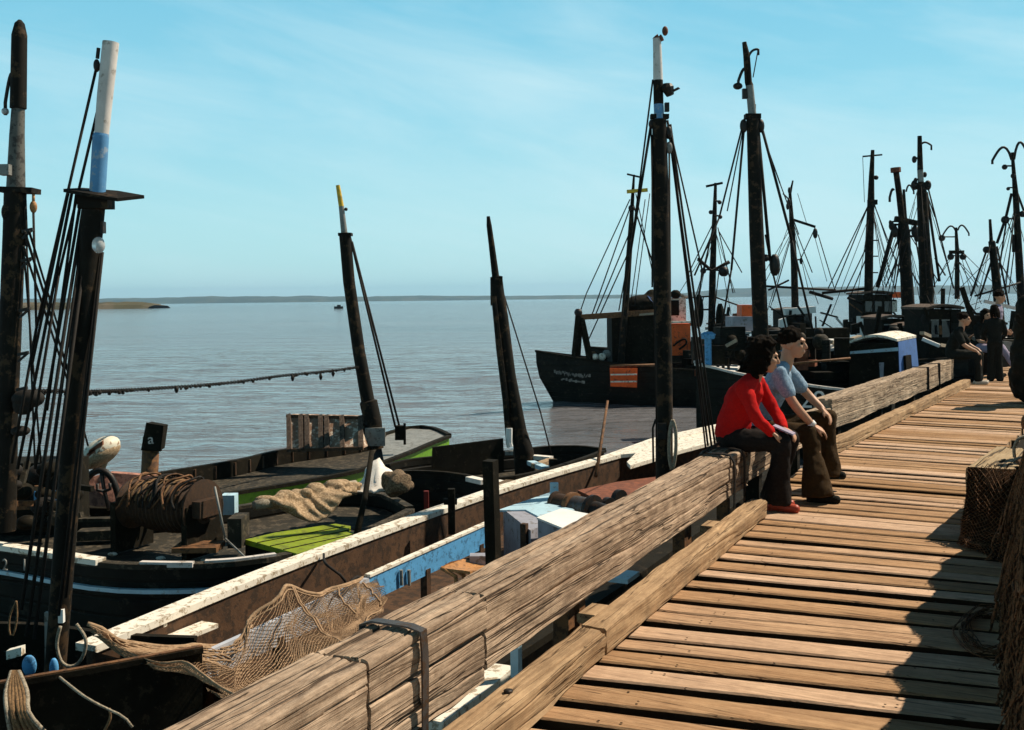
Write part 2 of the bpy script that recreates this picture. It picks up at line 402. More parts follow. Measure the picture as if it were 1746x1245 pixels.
cn = noisetex(nt, mapped(nt, tc, (0, R(-14), R(20)), (2.2, 2.2, 13)), 1.0, 7, .6, .5)
cn2 = noisetex(nt, mapped(nt, tc, (0, R(-10), 0), (1.2, 1.2, 4)), 1.0, 4, .6, .3)
cm_ = nd(nt, 'ShaderNodeMath', operation='MULTIPLY'); nt.links.new(cn, cm_.inputs[0]); nt.links.new(cn2, cm_.inputs[1])
cf = ramp(nt, cm_.outputs[0], [(.20, (0,)*3), (.46, (.6,)*3)])
lowf = ramp(nt, sx.outputs[2], [(.28, (1,)*3), (.42, (0,)*3)])
cf = mixc(nt, 1.0, cf, lowf, 'MULTIPLY')
cloudy = mixc(nt, cf, tinted, (4.8, 6.2, 6.5))
nt.links.new(cloudy, bg.inputs['Color']); bg.inputs['Strength'].default_value = .118
vs = sc.view_settings; vs.view_transform = 'Standard'; vs.look = 'None'; vs.exposure = .36; vs.gamma = 1
# ------------------------------------------------------------------ water, hills, island, haze
m, nt, b = new_mat('estuary_water')
tc = nd(nt, 'ShaderNodeTexCoord').outputs['Object']
b.inputs['IOR'].default_value = 1.5; b.inputs['Roughness'].default_value = .07
big = noisetex(nt, mapped(nt, tc, (0, 0, R(8)), (.012, .05, 1)), 1, 5, .6, .3)
cc = ramp(nt, big, [(.35, (.115, .112, .112)), (.65, (.17, .17, .178))])
nt.links.new(cc, b.inputs['Base Color'])
w1 = noisetex(nt, mapped(nt, tc, (0, 0, R(6)), (.55, 1.5, 1)), 1, 5, .55, .6)
w2 = noisetex(nt, mapped(nt, tc, (0, 0, R(-12)), (2.6, 5.2, 1)), 1, 4, .6, .3)
w3 = noisetex(nt, mapped(nt, tc, (0, 0, R(3)), (.10, .33, 1)), 1, 4, .55, .4)
ad = nd(nt, 'ShaderNodeMath', operation='MULTIPLY_ADD'); nt.links.new(w2, ad.inputs[0]); ad.inputs[1].default_value = .22; nt.links.new(w1, ad.inputs[2])
ad2 = nd(nt, 'ShaderNodeMath', operation='MULTIPLY_ADD'); nt.links.new(w3, ad2.inputs[0]); ad2.inputs[1].default_value = 1.6; nt.links.new(ad.outputs[0], ad2.inputs[2])
setbump(nt, b, ad2.outputs[0], .55, .6)
MT['water'] = m
# a finely waved patch near the boats, the flat far sheet butts round it
def wave(x, y):
    return (.085*noise.noise((x*.16, y*.42, 0)) + .05*noise.noise((x*.5, y*1.3, 3)) + .014*noise.noise((x*1.5, y*3.1, 6)))*min(1, max(0, (78 - y)/30))
S_ = 9000
wm = M()
xs = [-46 + .42*i for i in range(200)]; ys = [9 + .20*j*(1 + j*.0022) for j in range(226)]
wm.add([(x, y, ZW + wave(x, y)*(1 if 0 < i < 199 else 0)*(1 if 0 < j < 225 else 0)) for j, y in enumerate(ys) for i, x in enumerate(xs)], [(j*200 + i, j*200 + i + 1, (j+1)*200 + i + 1, (j+1)*200 + i) for j in range(225) for i in range(199)])
xa, xb, ya, yb = xs[0], xs[-1], ys[0], ys[-1]
for X0, X1, Y0, Y1 in ((-S_, S_, -60, ya), (-S_, S_, yb, S_), (-S_, xa, ya, yb), (xb, S_, ya, yb)):
    wm.add([(X0, Y0, ZW), (X1, Y0, ZW), (X1, Y1, ZW), (X0, Y1, ZW)], [(0, 1, 2, 3)])
wo = wm.build('water', 'water', at=(0, 0, ZW), smooth=True); tag(wo, 'grey rippled estuary water', 'water', kind='structure')
MT['hill'] = paint('wooded_hills', (.035, .05, .022), .95, (.08, .085, .045), .3, .004, 0, .4)
MT['mud'] = paint('mud_and_grass', (.07, .06, .025), .95, (.13, .10, .06), .3, .02, 0, .4)
def ridge(name, pts, Y, depth, mat, rough=.25, seed=0, n=160):
    top = lerpl([U(x, y, Y) for x, y in pts], n)
    rows = []
    for i, p in enumerate(top):
        k = 1 + rough*(noise.noise((i*.35, seed, 0)) + .6*noise.noise((i*1.3, seed, 5)))
        h = max(.3, (p.z - ZW)*k)
        rows.append([V((p.x, Y - depth*.25, ZW - .3)), V((p.x, Y - depth*.1, ZW + h*.55)), V((p.x, Y + depth*.2, ZW + h)), V((p.x, Y + depth, ZW + h*.7)), V((p.x, Y + depth*1.2, ZW - .3))])
    mm = M().loft(rows, caps=False, closed=False)
    return mm.build(name, mat, at=(0, Y, ZW))
o = ridge('hills', [(-260, 511), (-60, 510), (100, 509), (250, 508), (330, 505.5), (480, 505), (560, 505), (600, 506), (700, 504), (850, 504.5), (1000, 503), (1150, 500), (1280, 491), (1420, 489), (1560, 487), (1700, 486), (2050, 482)], 5200, 700, 'hill', .16, 1)
tag(o, 'low blue wooded hills on the far shore', 'hills', kind='structure')
o = ridge('island', [(-300, 517.5), (-60, 517), (60, 516), (150, 515.5), (235, 515), (246, 518), (258, 520)], 620, 30, 'mud', .12, 4, 120)
tag(o, 'low dark mud bank with grass at the left', 'island', kind='structure')
# haze box
m = bpy.data.materials.new('haze_air'); m.use_nodes = True; nt = m.node_tree
nt.nodes.remove(nt.nodes['Principled BSDF'])
pv = nd(nt, 'ShaderNodeVolumePrincipled'); pv.inputs['Color'].default_value = (.42, .72, 1, 1); pv.inputs['Density'].default_value = .00010; pv.inputs['Anisotropy'].default_value = .2
nt.links.new(pv.outputs[0], nt.nodes['Material Output'].inputs['Volume']); MT['haze'] = m
hz = M().box((0, 4400, 58.5), 17000, 9300, 124).build('haze', 'haze', at=(0, 4400, 0)); tag(hz, 'thin blue air over the estuary', 'haze', kind='stuff')
# tiny far boat on the water
fb = root('distant_boat', U(577, 513.5, 420), 'tiny dark boat far out on the water beneath the shoreline', 'boat')
p = U(577, 514, 420); p.z = ZW
mm = M(); mm.loft([[p + V((x, -s_*wd, 0.0)) for s_ in (-1, 1)] + [p + V((x, s_*wd*1.2, .9 + abs(x)*.06)) for s_ in (-1, 1)] for x, wd in ((-1.8, .25), (-1, .8), (.8, .8), (1.9, .1))])
mm.build('hull', 'black', fb)
M().box(p + V((.2, 0, 1.25)), 1.4, .9, .7).build('cabin', 'tar', fb)
# ------------------------------------------------------------------ pier deck
def deck_dir(a):
    near = math.atan2(n1.y, n1.x); far = math.atan2(n2.y, n2.x)
    if a < 4.6: return near + R(8)
    if a < 7.7: return near + R(8)*(1 - (a - 4.6)/3.1)
    if a < 12: return near + (far - near)*(a - 7.7)/4.3
    return far
SB = 10.73; BP = ST(SB, -1.81)
def left_line(a):
    return ST(a, -1.81) if a < SB else BP + d2*(a - SB)
mm = M(); mm.tint = []
a = .2; i = 0
while a < 27:
    wd = rnd.uniform(.13, .19); gap = rnd.choice([rnd.uniform(.035, .055), rnd.uniform(.05, .095)])
    c = left_line(a + wd/2); th = deck_dir(a + wd/2) + R(rnd.uniform(-.5, .5)); dx = V((math.cos(th), math.sin(th), 0)); dy = V((-dx.y, dx.x, 0))
    l0 = -.10 - rnd.uniform(0, .05)
    Yc = c.y
    if a < 8.75: l1 = 3.4
    elif Yc < 15.7: l1 = 1.47 + rnd.uniform(-.015, .03) + max(0, (a - 10))*-.012
    else: l1 = 3.2
    lift = rnd.uniform(-.006, .006); k = 16; rings = []; sd0 = rnd.uniform(0, 99); tilt = rnd.uniform(-.012, .012)
    for j in range(k + 1):
        f = j/k; x = l0 + (l1 - l0)*f
        e0 = .010*noise.noise((x*2.2, sd0, 0)); e1 = .010*noise.noise((x*2.2, sd0, 7)); zz = lift + .006*noise.noise((x*1.1, sd0, 3))
        y0 = -wd/2 + e0; y1 = wd/2 + e1; bv = .008
        sec = [(y0, -.08), (y1, -.08), (y1, -bv), (y1 - bv, 0), (0, .002), (y0 + bv, 0), (y0, -bv)]
        rings.append([c + dx*x + dy*y + Z*(z_ + zz + tilt*y/wd) for y, z_ in sec])
    n0 = len(mm.v)
    nf0 = len(mm.f); mm.loft(rings); tv = rnd.random()
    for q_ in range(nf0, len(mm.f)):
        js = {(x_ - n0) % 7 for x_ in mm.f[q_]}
        mm.m[q_] = 1 if js in ({0, 1}, {1, 2}, {0, 6}) else 0  # plank sides and undersides get the painted gap shade
    for tq in (.32, .38, 1.30, 1.36) if rnd.random() < .8 else (.34, 1.33):
        yq = rnd.choice((-.28, .25))*wd + rnd.uniform(-.01, .01); cq = c + dx*(tq + rnd.uniform(-.02, .02)) + dy*yq + Z*(lift + .0075)
        mm.mi = 1; mm.add([cq + dx*(.006*math.cos(z8)) + dy*(.006*math.sin(z8)) for z8 in [R(45*q8) for q8 in range(8)]], [tuple(range(8))]); mm.mi = 0
    mm.tint += [tv]*(len(mm.v) - n0)
    a += wd + gap; i += 1
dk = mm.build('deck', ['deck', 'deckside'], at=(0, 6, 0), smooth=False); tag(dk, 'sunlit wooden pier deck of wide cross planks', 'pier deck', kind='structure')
# joists and piles beneath the deck (seen through the gaps and under the rails)
pr = root('pier_frame', (1, 6, ZW), 'dark wet piles and joists carrying the plank pier', 'pier frame')
for t_ in (-1.95, -.7, .6):
    M().beam(ST(0.2, t_, -.15), ST(SB - .2, t_, -.15), .14, .16).build('joist', 'tar', pr)
for off in (-.12, 1.05):
    M().beam(BP + n2*off + Z*-.15, BP + n2*off + d2*15 + Z*-.15, .14, .16).build('joist', 'tar', pr)
for s_ in (1.6, 4.2, 6.8, 9.4):
    for t_ in (-1.95, .6):
        c = ST(s_, t_); M().tube([c + Z*-3.2, c + Z*-.24], .13, 10).build('pile', 'pile', pr, True)
for s_ in (2.5, 5.5, 8.5, 12):
    c = BP + d2*s_ + n2*-.12; M().tube([c + Z*-3.2, c + Z*-.24], .13, 10).build('pile', 'pile', pr, True)
# ------------------------------------------------------------------ rail beams
def timber(p, q, w_, h_, seed, nl=220, corner=.014, amp=1.0, taper0=None):
    """heavy split timber between p and q (centre line of its top face); returns M"""
    p, q = V(p), V(q); ax = (q - p); L = ax.length; ax.normalize(); sd = V((ax.y, -ax.x, 0))
    sec = []
    def arc(cx, cz, a0):
        for k in range(4):
            an = R(a0 + 90*k/3); sec.append((cx + corner*math.cos(an), cz + corner*math.sin(an), math.cos(an), math.sin(an)))
    hw = w_/2 - corner
    def run(x0, z0, x1, z1, nx, nz, k):
        for i_ in range(1, k): sec.append((x0 + (x1-x0)*i_/k, z0 + (z1-z0)*i_/k, nx, nz))
    arc(hw, -corner, 0)            # top right
    run(hw, 0, -hw, 0, 0, 1, 46)
    arc(-hw, -corner, 90)
    run(-w_/2, -corner, -w_/2, -h_ + corner, -1, 0, 6)
    arc(-hw, -h_ + corner, 180)
    run(-hw, -h_, hw, -h_, 0, -1, 4)
    arc(hw, -h_ + corner, 270)
    run(w_/2, -h_ + corner, w_/2, -corner, 1, 0, 44)
    rings = []
    for i_ in range(nl + 1):
        x = L*i_/nl; c = p + ax*x; r = []
        for (y, z, ny, nz) in sec:
            e = .007*noise.noise((x*1.3, y*6 + seed, z*6)) + .006*noise.noise((x*5, y*16, z*16 + seed))
            if nz > .3 or ny > .3:
                f = noise.noise((x*.30 + seed, y*13 + z*13 + .35*noise.noise((x*1.1, seed, y*4)), seed*3))
                e -= amp*(.026 if nz > .3 else .010)*max(0, 1 - abs(f)/.075)
                f = noise.noise((x*1.4 + seed*2, y*30 + z*30, seed))
                e -= amp*(.005 if nz > .3 else .002)*max(0, 1 - abs(f)/.10)
            if ny > .3 and z < -h_*.55:          # broken lower arris of the face
                e -= amp*.03*max(0, noise.noise((x*2.1, seed, 9)) - .05)
            if nz < -.3: e += -.02*noise.noise((x*1.1, seed, 2))
            r.append(c + sd*(y + ny*e) + Z*(z + nz*e))
        rings.append(r)
    return M().loft(rings)
def timber_post(m, s_, t_, zt, z0=-.3, w_=.13):
    return m.box(ST(s_, t_, (zt + z0)/2), w_, w_*1.1, zt - z0, d1)
TB = -2.075
ZT = .455
# foreground beam (nearest) with the scarf end under the long beam
rb = root('rail_beam', ST(2.0, TB, 0), 'nearest rail timber at the bottom of the photo, let into the long beam', 'rail timber', 'timbers of the left pier rail')
timber(ST(.3, TB, ZT - .004), ST(2.80, TB, ZT - .004), .232, .34, 3.1, 120).build('timber', 'beam1', rb, True, angle=24)
timber(ST(2.82, TB, ZT - .152), ST(3.62, TB, ZT - .158), .228, .19, 8.8, 50).build('scarf_tongue', 'beam1', rb, True, angle=24)
for s_ in (1.4, 2.6): timber_post(M(), s_, TB, ZT - .33).build('support_post', 'tar', rb)
# long beam
rb = root('rail_beam', ST(5.5, TB, 0), 'long split rail timber in the middle of the photo, ending beside the seated woman in red', 'rail timber', 'timbers of the left pier rail')
timber(ST(2.815, TB, ZT), ST(3.64, TB, ZT), .226, .145, 5.3, 60).build('scarf_lip', 'beam1', rb, True, angle=24)
timber(ST(3.64, TB, ZT), ST(7.98, TB, ZT + .01), .226, .30, 5.3, 300).build('timber', 'beam1', rb, True, angle=24)
def strap(s_, w_, hw, z0, zt, mat='iron', th=.008, wob=.0):
    m_ = M(); pts = [(-hw - th, z0), (-hw - th, zt - .03), (-hw*.8, zt + th*.9), (0, zt + th*1.3), (hw*.8, zt + th*.9), (hw + th, zt - .035), (hw + th, z0)]
    rings = []
    for y, z in lerpl([V((a, 0, b_)) for a, b_ in pts], 19) and [(q.x, q.z) for q in lerpl([V((a, 0, b_)) for a, b_ in pts], 19)]:
        rings.append((y, z))
    vs = []
    for side in (-w_/2, w_/2):
        for o_ in (0, th):
            for k, (y, z) in enumerate(rings):
                ox = (y > hw*.6)*th*0 + 0
                nrm = V((y, 0, z - (zt - .12))).normalized()
                vs.append(ST(s_ + side, TB + y + nrm.x*o_, z + nrm.z*o_))
    n_ = len(rings); fs = []
    for k in range(n_ - 1):
        a, b_, c, d_ = k, n_ + k, 2*n_ + k, 3*n_ + k
        fs += [(a, a+1, c+1, c), (b_, d_, d_+1, b_+1), (a, b_, b_+1, a+1), (c, c+1, d_+1, d_)]
    fs += [(0, 2*n_, 3*n_, n_), (n_-1, 2*n_-1, 4*n_-1, 3*n_-1)]
    return m_.add(vs, fs)
strap(3.13, .042, .122, -.06, ZT + .006).build('iron_strap', 'iron', rb, True, angle=40)
strap(7.46, .035, .122, .10, ZT + .008, th=.012).build('iron_strap', 'darkiron', rb, True, angle=40)
strap(7.76, .035, .122, .10, ZT + .008, th=.012).build('iron_strap', 'darkiron', rb, True, angle=40)
M().tube([ST(7.46, TB - .10, ZT + .03), ST(7.5, TB - .04, ZT + .07), ST(7.70, TB - .04, ZT + .075), ST(7.76, TB - .09, ZT + .03)], .011, 6).build('iron_ring', 'darkiron', rb, True)
for s_ in (4.62, 4.74, 6.55, 6.7, 7.6):
    timber_post(M(), s_, TB + rnd.uniform(-.02, .03), ZT - .29, w_=.075).build('support_post', 'pole', rb)
# seat beam behind the couple
rb = root('rail_beam', ST(9.4, TB, 0), 'short rail timber hidden beneath the seated couple, joining the long beam to the far one', 'rail timber', 'timbers of the left pier rail')
timber(ST(8.0, TB, ZT - .02), ST(10.9, TB + .02, ZT - .02), .2, .26, 7.7, 80).build('timber', 'beam1', rb, True, angle=24)
for s_ in (8.6, 10.2): timber_post(M(), s_, TB, ZT - .27, w_=.12).build('support_post', 'tar', rb)
# far beam, along d2
FB0 = U(1372, 690, 11.6); FB0.z = 0
base = n2*-3.31
def F2(s_, z=0, o_=0): return base + d2*s_ + n2*o_ + Z*z
s0 = FB0.dot(d2)
rb = root('rail_beam', F2(s0 + 4), 'far pale rail timber reaching the group of people, dark bands near its end', 'rail timber', 'timbers of the left pier rail')
timber(F2(s0 + .35, ZT), F2(20.1, ZT), .22, .36, 11.3, 240, amp=.8).build('timber', 'beam2', rb, True, angle=24)
timber(F2(s0 - .45, ZT - .1), F2(s0 + .35, ZT - .1), .20, .17, 2.3, 40, amp=.6).build('scarf_tongue', 'beam2', rb, True, angle=24)
for s_ in (17.6, 18.6):
    M().beam(F2(s_, ZT + .012, -.12), F2(s_, ZT + .012, .125), .04, .012).beam(F2(s_, ZT + .018, .119), F2(s_, .1, .119), .04, .012, up=d2).build('iron_strap', 'darkiron', rb)
for s_ in (s0 + .8, s0 + 3, s0 + 5.2, s0 + 7.4):
    M().box(F2(s_, -.1), .12, .14, .42, d2).build('support_post', 'tar', rb)
# kerbs
def kerb(p, q, mat, seed, label, w_=.14, h_=.13):
    o_ = timber(p, q, w_, h_, seed, 110, corner=.015, amp=.55).build('kerb_timber', mat, None, True, angle=24)
    return tag(o_, label, 'kerb timber', 'kerb timbers along the left edge of the deck')
kerb(ST(.3, -1.80, .132), ST(4.36, -1.80, .132), 'kerb1', 1.2, 'nearest kerb timber on the deck, rising from the bottom edge with a bolt hole')
kerb(ST(4.40, -1.815, .128), ST(7.66, -1.815, .128), 'kerb1', 2.2, 'kerb timber ending at the feet of the woman in red shoes')
for s_, t_ in ((3.55, -1.80), (3.4, -1.79)):
    pass
o_ = M().tube([ST(3.52, -1.805, .128), ST(3.52, -1.805, .140)], .018, 10).build('bolt_head', 'darkiron', None, True); tag(o_, 'dark round bolt head sunk in the top of the nearest kerb timber', 'bolt')
for s_ in (4.66, 6.75):
    o_ = M().beam(ST(s_ - .09, -1.915, .10), ST(s_ + .09, -1.915, .10), .10, .05, bev=.008).build('wood_chock', 'kerb1'); tag(o_, 'small wooden chock against the kerb below the ' + ('middle' if s_ < 5 else 'far end') + ' of the long split rail timber', 'chock')
Kb = BP + n2*-.065
kerb(Kb + d2*.08 + Z*.13, Kb + d2*6.0 + Z*.13, 'kerb2', 3.3, 'kerb timber beginning right of the seated person in brown trousers')
kerb(Kb + d2*6.04 + Z*.13, Kb + d2*9.15 + Z*.13, 'kerb2', 4.4, 'farthest kerb timber ending at the pale shoes of the seated group')
# ------------------------------------------------------------------ boats
def pxl(pts, z): return [G(x, y, z) for x, y in pts]
def rails(cx, cy, L, W, head, zb, zm, zs, N=14):
    ax = V((math.cos(head), math.sin(head), 0)); sd = V((-ax.y, ax.x, 0)); P, S = [], []
    for i in range(N):
        u = -1 + 2*i/(N-1)
        hw = W/2*(1 - max(0, u)**2.3)*(1 - .3*max(0, -u)**2) + .02
        z = zm + (zb - zm)*max(0, u)**1.7 + (zs - zm)*max(0, -u)**1.7
        c = V((cx, cy, z)) + ax*(u*L/2)
        P.append(c + sd*hw); S.append(c - sd*hw)
    return P, S
def cabin(rt, x0, y0, x1, y1, Y, depth, mat, name='cabin', roof=None, wins=(), wmat='glass', over=.06, taper=0):
    a = U(x0, y1, Y); b_ = U(x1, y1, Y); zt = U((x0+x1)/2, y0, Y).z; zb = min(a.z, b_.z)
    k = taper*(b_.x - a.x)
    P = [V((a.x, Y, zb)), V((b_.x, Y, zb)), V((b_.x, Y + depth, zb)), V((a.x, Y + depth, zb))]
    Q = [V((a.x + k, Y + .05*taper, zt)), V((b_.x - k, Y + .05*taper, zt)), V((b_.x - k, Y + depth, zt)), V((a.x + k, Y + depth, zt))]
    c = M().hexa(P + Q).build(name, mat, rt)
    if roof:
        m_ = M(); rings = []
        for j in range(7):
            f = j/6; x = a.x - over + (b_.x - a.x + 2*over)*f; h = .07*math.sin(math.pi*f)
            rings.append([V((x, Y - over, zt + .004 + h)), V((x, Y + depth + over, zt + .004 + h)), V((x, Y + depth + over, zt + .06 + h)), V((x, Y - over, zt + .06 + h))])
        m_.loft(rings).build('roof', roof, rt)
    for (u0, v0, u1, v1) in wins:
        A = U(u0, v0, Y - .012); B = U(u1, v1, Y - .012)
        M().box(((A.x + B.x)/2, Y - .012, (A.z + B.z)/2), abs(B.x - A.x), .02, abs(A.z - B.z)).build('window', wmat, rt)
    return c
def curved_arm(rt, x0, y0, x1, y1, Y, rise, r=.02, name='lamp_arm'):
    a = U(x0, y0, Y); b_ = U(x1, y1, Y); pts = []
    for i in range(9):
        f = i/8; p = a.lerp(b_, f); p.z += rise*math.sin(math.pi*f**.8); pts.append(p)
    pts.append(b_ - Z*.12)
    return M().tube(pts, r, 6).build(name, 'darkiron', rt, True)
MASTPX = {}
def knob(rt, x, y, Y, r, name='block', mat='darkiron', sc_=(1, 1, 1)):
    mb = MASTPX.get(rt.name)
    if mb:
        for (xa_, ya_, _), (xb_, yb_, _) in zip(mb, mb[1:]):
            if yb_ <= y <= ya_:
                xm = xa_ + (xb_ - xa_)*(ya_ - y)/max(1e-6, ya_ - yb_)
                if abs(xm - x) < 26:
                    M().tube([U(xm, y - 2, Y), U(x, y - 2, Y)], min(r*.3, .03), 6).build('bracket', 'darkiron', rt)
    r *= .78 if mb else 1
    return M().ball(U(x, y, Y), (r*sc_[0], r*sc_[1], r*sc_[2]), 8).build(name, mat, rt, True)
# ---------- boat A : alongside the pier, white gunwale -------------
bA = root('fishing_boat', ST(11, -4.2, ZW), 'fishing boat right alongside the pier with long white gunwale, blue board and tall white-topped mast', 'fishing boat', 'boats moored along the pier')
port = [ST(4.7, -5.5, -.60), ST(6.4, -5.62, -.6), ST(7.84, -5.64, -.6), ST(10.95, -5.55, -.6), ST(14.16, -5.16, -.6), ST(16.8, -4.72, -.58), ST(18.4, -4.32, -.55)]
star = [ST(4.5, -2.98, -.60), ST(6.4, -2.92, -.6), ST(7.84, -2.88, -.6), ST(10.95, -2.88, -.6), ST(14.16, -3.05, -.6), ST(16.8, -3.62, -.58), ST(18.4, -4.28, -.55)]
PA, SA = hull(bA, port, star, .5, 30, 'browndeck', 'browndeck', ('white', 'tar'), .17, .05)
rail_box(M(), [p + Z*.012 for p in (ST(4.55, -2.80, -.57), ST(5.0, -2.80, -.57), ST(5.45, -2.84, -.58))], .175, .055).build('gunwale_patch', 'white', bA)
fd = [(1023, 783), (1111, 751), (1224, 726), (1236, 752), (1161, 772), (1075, 798), (1069, 792), (1084, 777), (1048, 780)]
M().prism([p + Z*.035 for p in pxl(fd, -.6)], (0, 0, -.05)).build('foredeck', 'white', bA)
# mast with its painted head
YM = 11.7
def up(x, y, r, Y=YM): return (U(x, y, Y), r)
mast(bA, [up(1133, 905, .10), up(1132, 640, .098), up(1127, 330, .090), up(1124, 204, .082), up(1124, 203, .058), up(1123, 178, .057), up(1122, 137, .056), up(1121, 90, .05), up(1120, 66, .046)],
     ['tarmast', 'tarmast', 'tarmast', 'tarmast', 'mastblue', 'tarmast', 'mastwhite', 'mastwhite'], 14)
mc = M(); mc.tube([U(1117, 62, YM), U(1122, 68, YM), U(1129, 64, YM)], .04, 8); mc.ball(U(1134, 53, YM), (.035, .035, .055)); mc.build('mast_cap', 'rust', bA, True)
M().tube([U(1124, 152, YM), U(1138, 150, YM - .05)], .02, 6).build('lamp_bracket', 'darkiron', bA)
fl = M().tube([U(1138, 143, YM - .05), U(1138, 150, YM - .05), U(1143, 163, YM - .05)], [.05, .075, .045], 10); fl.beam(U(1142, 158, YM - .05), U(1158, 150, YM - .1), .06, .012); fl.build('floodlight', 'darkiron', bA)
M().box(U(1137, 183, YM - .02), .05, .06, .10).build('block', 'darkiron', bA)
M().beam(U(1109, 199, YM), U(1140, 199, YM), .09, .05).build('crosstree', 'tarmast', bA)
knob(bA, 1111, 212, YM, .035, sc_=(1, 1, 1.6)); knob(bA, 1140, 226, YM, .04, sc_=(1, 1, 2)); knob(bA, 1141, 252, YM, .04, mat='grey', sc_=(1, 1, 1.8))
px_lines(bA, YM, [(1113, 136, 1081, 386, .011), (1081, 386, 1058, 560, .011, YM + 1.5), (1111, 205, 1075, 430, .016), (1112, 230, 1112, 490, .011), (1141, 260, 1144, 720, .012),
    (1138, 205, 1213, 760, .014, YM + .9), (1139, 210, 1207, 760, .014, YM + 1.0), (1143, 212, 1219, 758, .014, YM + .8), (1144, 225, 1203, 764, .012, YM + 1.1), (1146, 235, 1197, 460, .010)], name='shroud')
px_lines(bA, YM, [(1197, 460, 1180, 620, .009, YM + 2), (1110, 210, 1120, 760, .009, YM - .2)], name='halyard')
M().tube([U(1118, 715, YM - .12), U(1113, 730, YM - .12), U(1114, 790, YM - .12)], .012, 6).build('halyard', 'rope', bA)
hl = [U(1147, 716, YM - .15), U(1142, 735, YM - .15), U(1141, 775, YM - .15), U(1146, 800, YM - .15), U(1152, 772, YM - .15), U(1152, 735, YM - .15), U(1147, 716, YM - .15)]
M().tube(lerpl(hl, 24), .02, 6).build('rope_coil', 'palerope', bA, True)
M().box(U(1128, 735, YM - .11), .10, .07, .18).build('cleat', 'darkiron', bA)
# blue coaming board, its white edge and brackets
tb = -4.3
top = [T(352, 1112, tb), T(630, 985, tb), T(836, 893, tb)]; bot = [T(352, 1160, tb), T(630, 1027, tb), T(836, 930, tb)]
off = n1*-.035
for nm, k, mat_ in (('coaming_board', 0, 'board'), ('coaming_board', 1, 'blue')):
    M().hexa([bot[k], bot[k+1], bot[k+1] + off, bot[k] + off, top[k], top[k+1], top[k+1] + off, top[k] + off]).build(nm, mat_, bA)
M().beam(top[1] + Z*.012 + off*.5, top[2] + Z*.012 + off*.5, .05, .02).build('board_edge', 'white', bA)
for x in (684, 697):
    M().tube([T(x, 972, tb + .02), T(x + 1, 998, tb + .02)], .014, 6).build('bracket', 'grey', bA)
for k in range(5):
    c = ST(5.2 + k*.9, tb - .02, -.80); M().box(c, .06, .06, .6, d1).build('coaming_post', 'browndeck', bA)
# pale hatch and engine box, shade painted into their grey-blue sides
h1 = [(845, 872), (858, 860), (938, 840), (952, 868), (925, 880), (894, 870)]
q = pxl([(858, 868), (940, 842), (975, 872), (905, 905)], -.55)
M().prism(q, (0, 0, -.5)).build('hatch_coaming', 'lilac', bA)
q = pxl([(848, 870), (939, 839), (980, 870), (925, 884), (896, 869)], -.535); M().prism(q, (0, 0, -.02)).build('hatch_cover', 'ltblue', bA)
q = pxl([(917, 886), (957, 871), (1040, 888), (990, 915)], -.42); M().prism(q, (0, 0, -.5)).build('engine_box', 'lilac', bA)
q = pxl([(915, 885.5), (957, 870), (1044, 887), (992, 917)], -.415); M().prism(q, (0, 0, .018)).build('engine_box_lid', 'cleanwhite', bA)
q = pxl([(985, 836), (1050, 822), (1125, 812), (1110, 850), (1050, 872), (1015, 850)], -.72); M().prism(q, (0, 0, -.06)).build('deck_plate', 'rust', bA)
# winch
wa, wb = G(947, 858, -.55), G(1040, 876, -.55)
wd = M(); wax = (wb - wa)
def wp(f): return wa + wax*f
wd.tube([wp(0), wp(.04), wp(.05), wp(.28), wp(.29), wp(.36), wp(.37), wp(.66), wp(.67), wp(.72), wp(.73), wp(1)], [.13, .13, .11, .11, .15, .15, .12, .12, .16, .16, .10, .08], 18, [0, 0, 0, 0, 1, 1, 2, 2, 3, 3, 3])
wd.build('winch', ['drum', 'pole', 'iron', 'darkiron'], bA, True, angle=40)
for x, y in ((1037, 866), (1056, 852)):
    c = G(x, y, -.55); M().tube([c - wax.normalized()*.03, c + wax.normalized()*.03], .11, 16).build('pulley', 'darkiron', bA, True, angle=40)
M().box(G(945, 836, -.45), .09, .08, .16).build('fairlead', 'ltblue', bA)
M().box(G(770, 872, -.5), .07, .07, .46).build('mooring_bitt', 'tar', bA)
M().box(G(768, 855, -.48), .14, .07, .06).build('mooring_bitt', 'tar', bA)
M().tube(lerpl([G(552, 945, -.57), G(556, 962, -.55), G(585, 985, -.65), G(594, 1010, -.8)], 12), .012, 6).build('mooring_rope', 'rope', bA, True)
M().tube(lerpl([G(594, 1008, -.5), G(600, 990, -.45), G(612, 984, -.45), G(622, 996, -.5), G(612, 1008, -.52)], 14), .013, 6).build('mooring_rope', 'rope', bA, True)
M().box(T(1062, 983, -2.55), .24, .16, .03, d1).build('fairlead', 'ltblue', bA)
M().box(T(880, 1110, -2.65), .05, .05, .3, d1).build('fairlead_post', 'ltblue', bA)
M().box(G(225, 1082, -.63), .55, .1, .03, d1).build('plank', 'white', bA)
M().box(G(320, 1080, -.72), .45, .16, .03, d1).build('plank', 'white', bA)
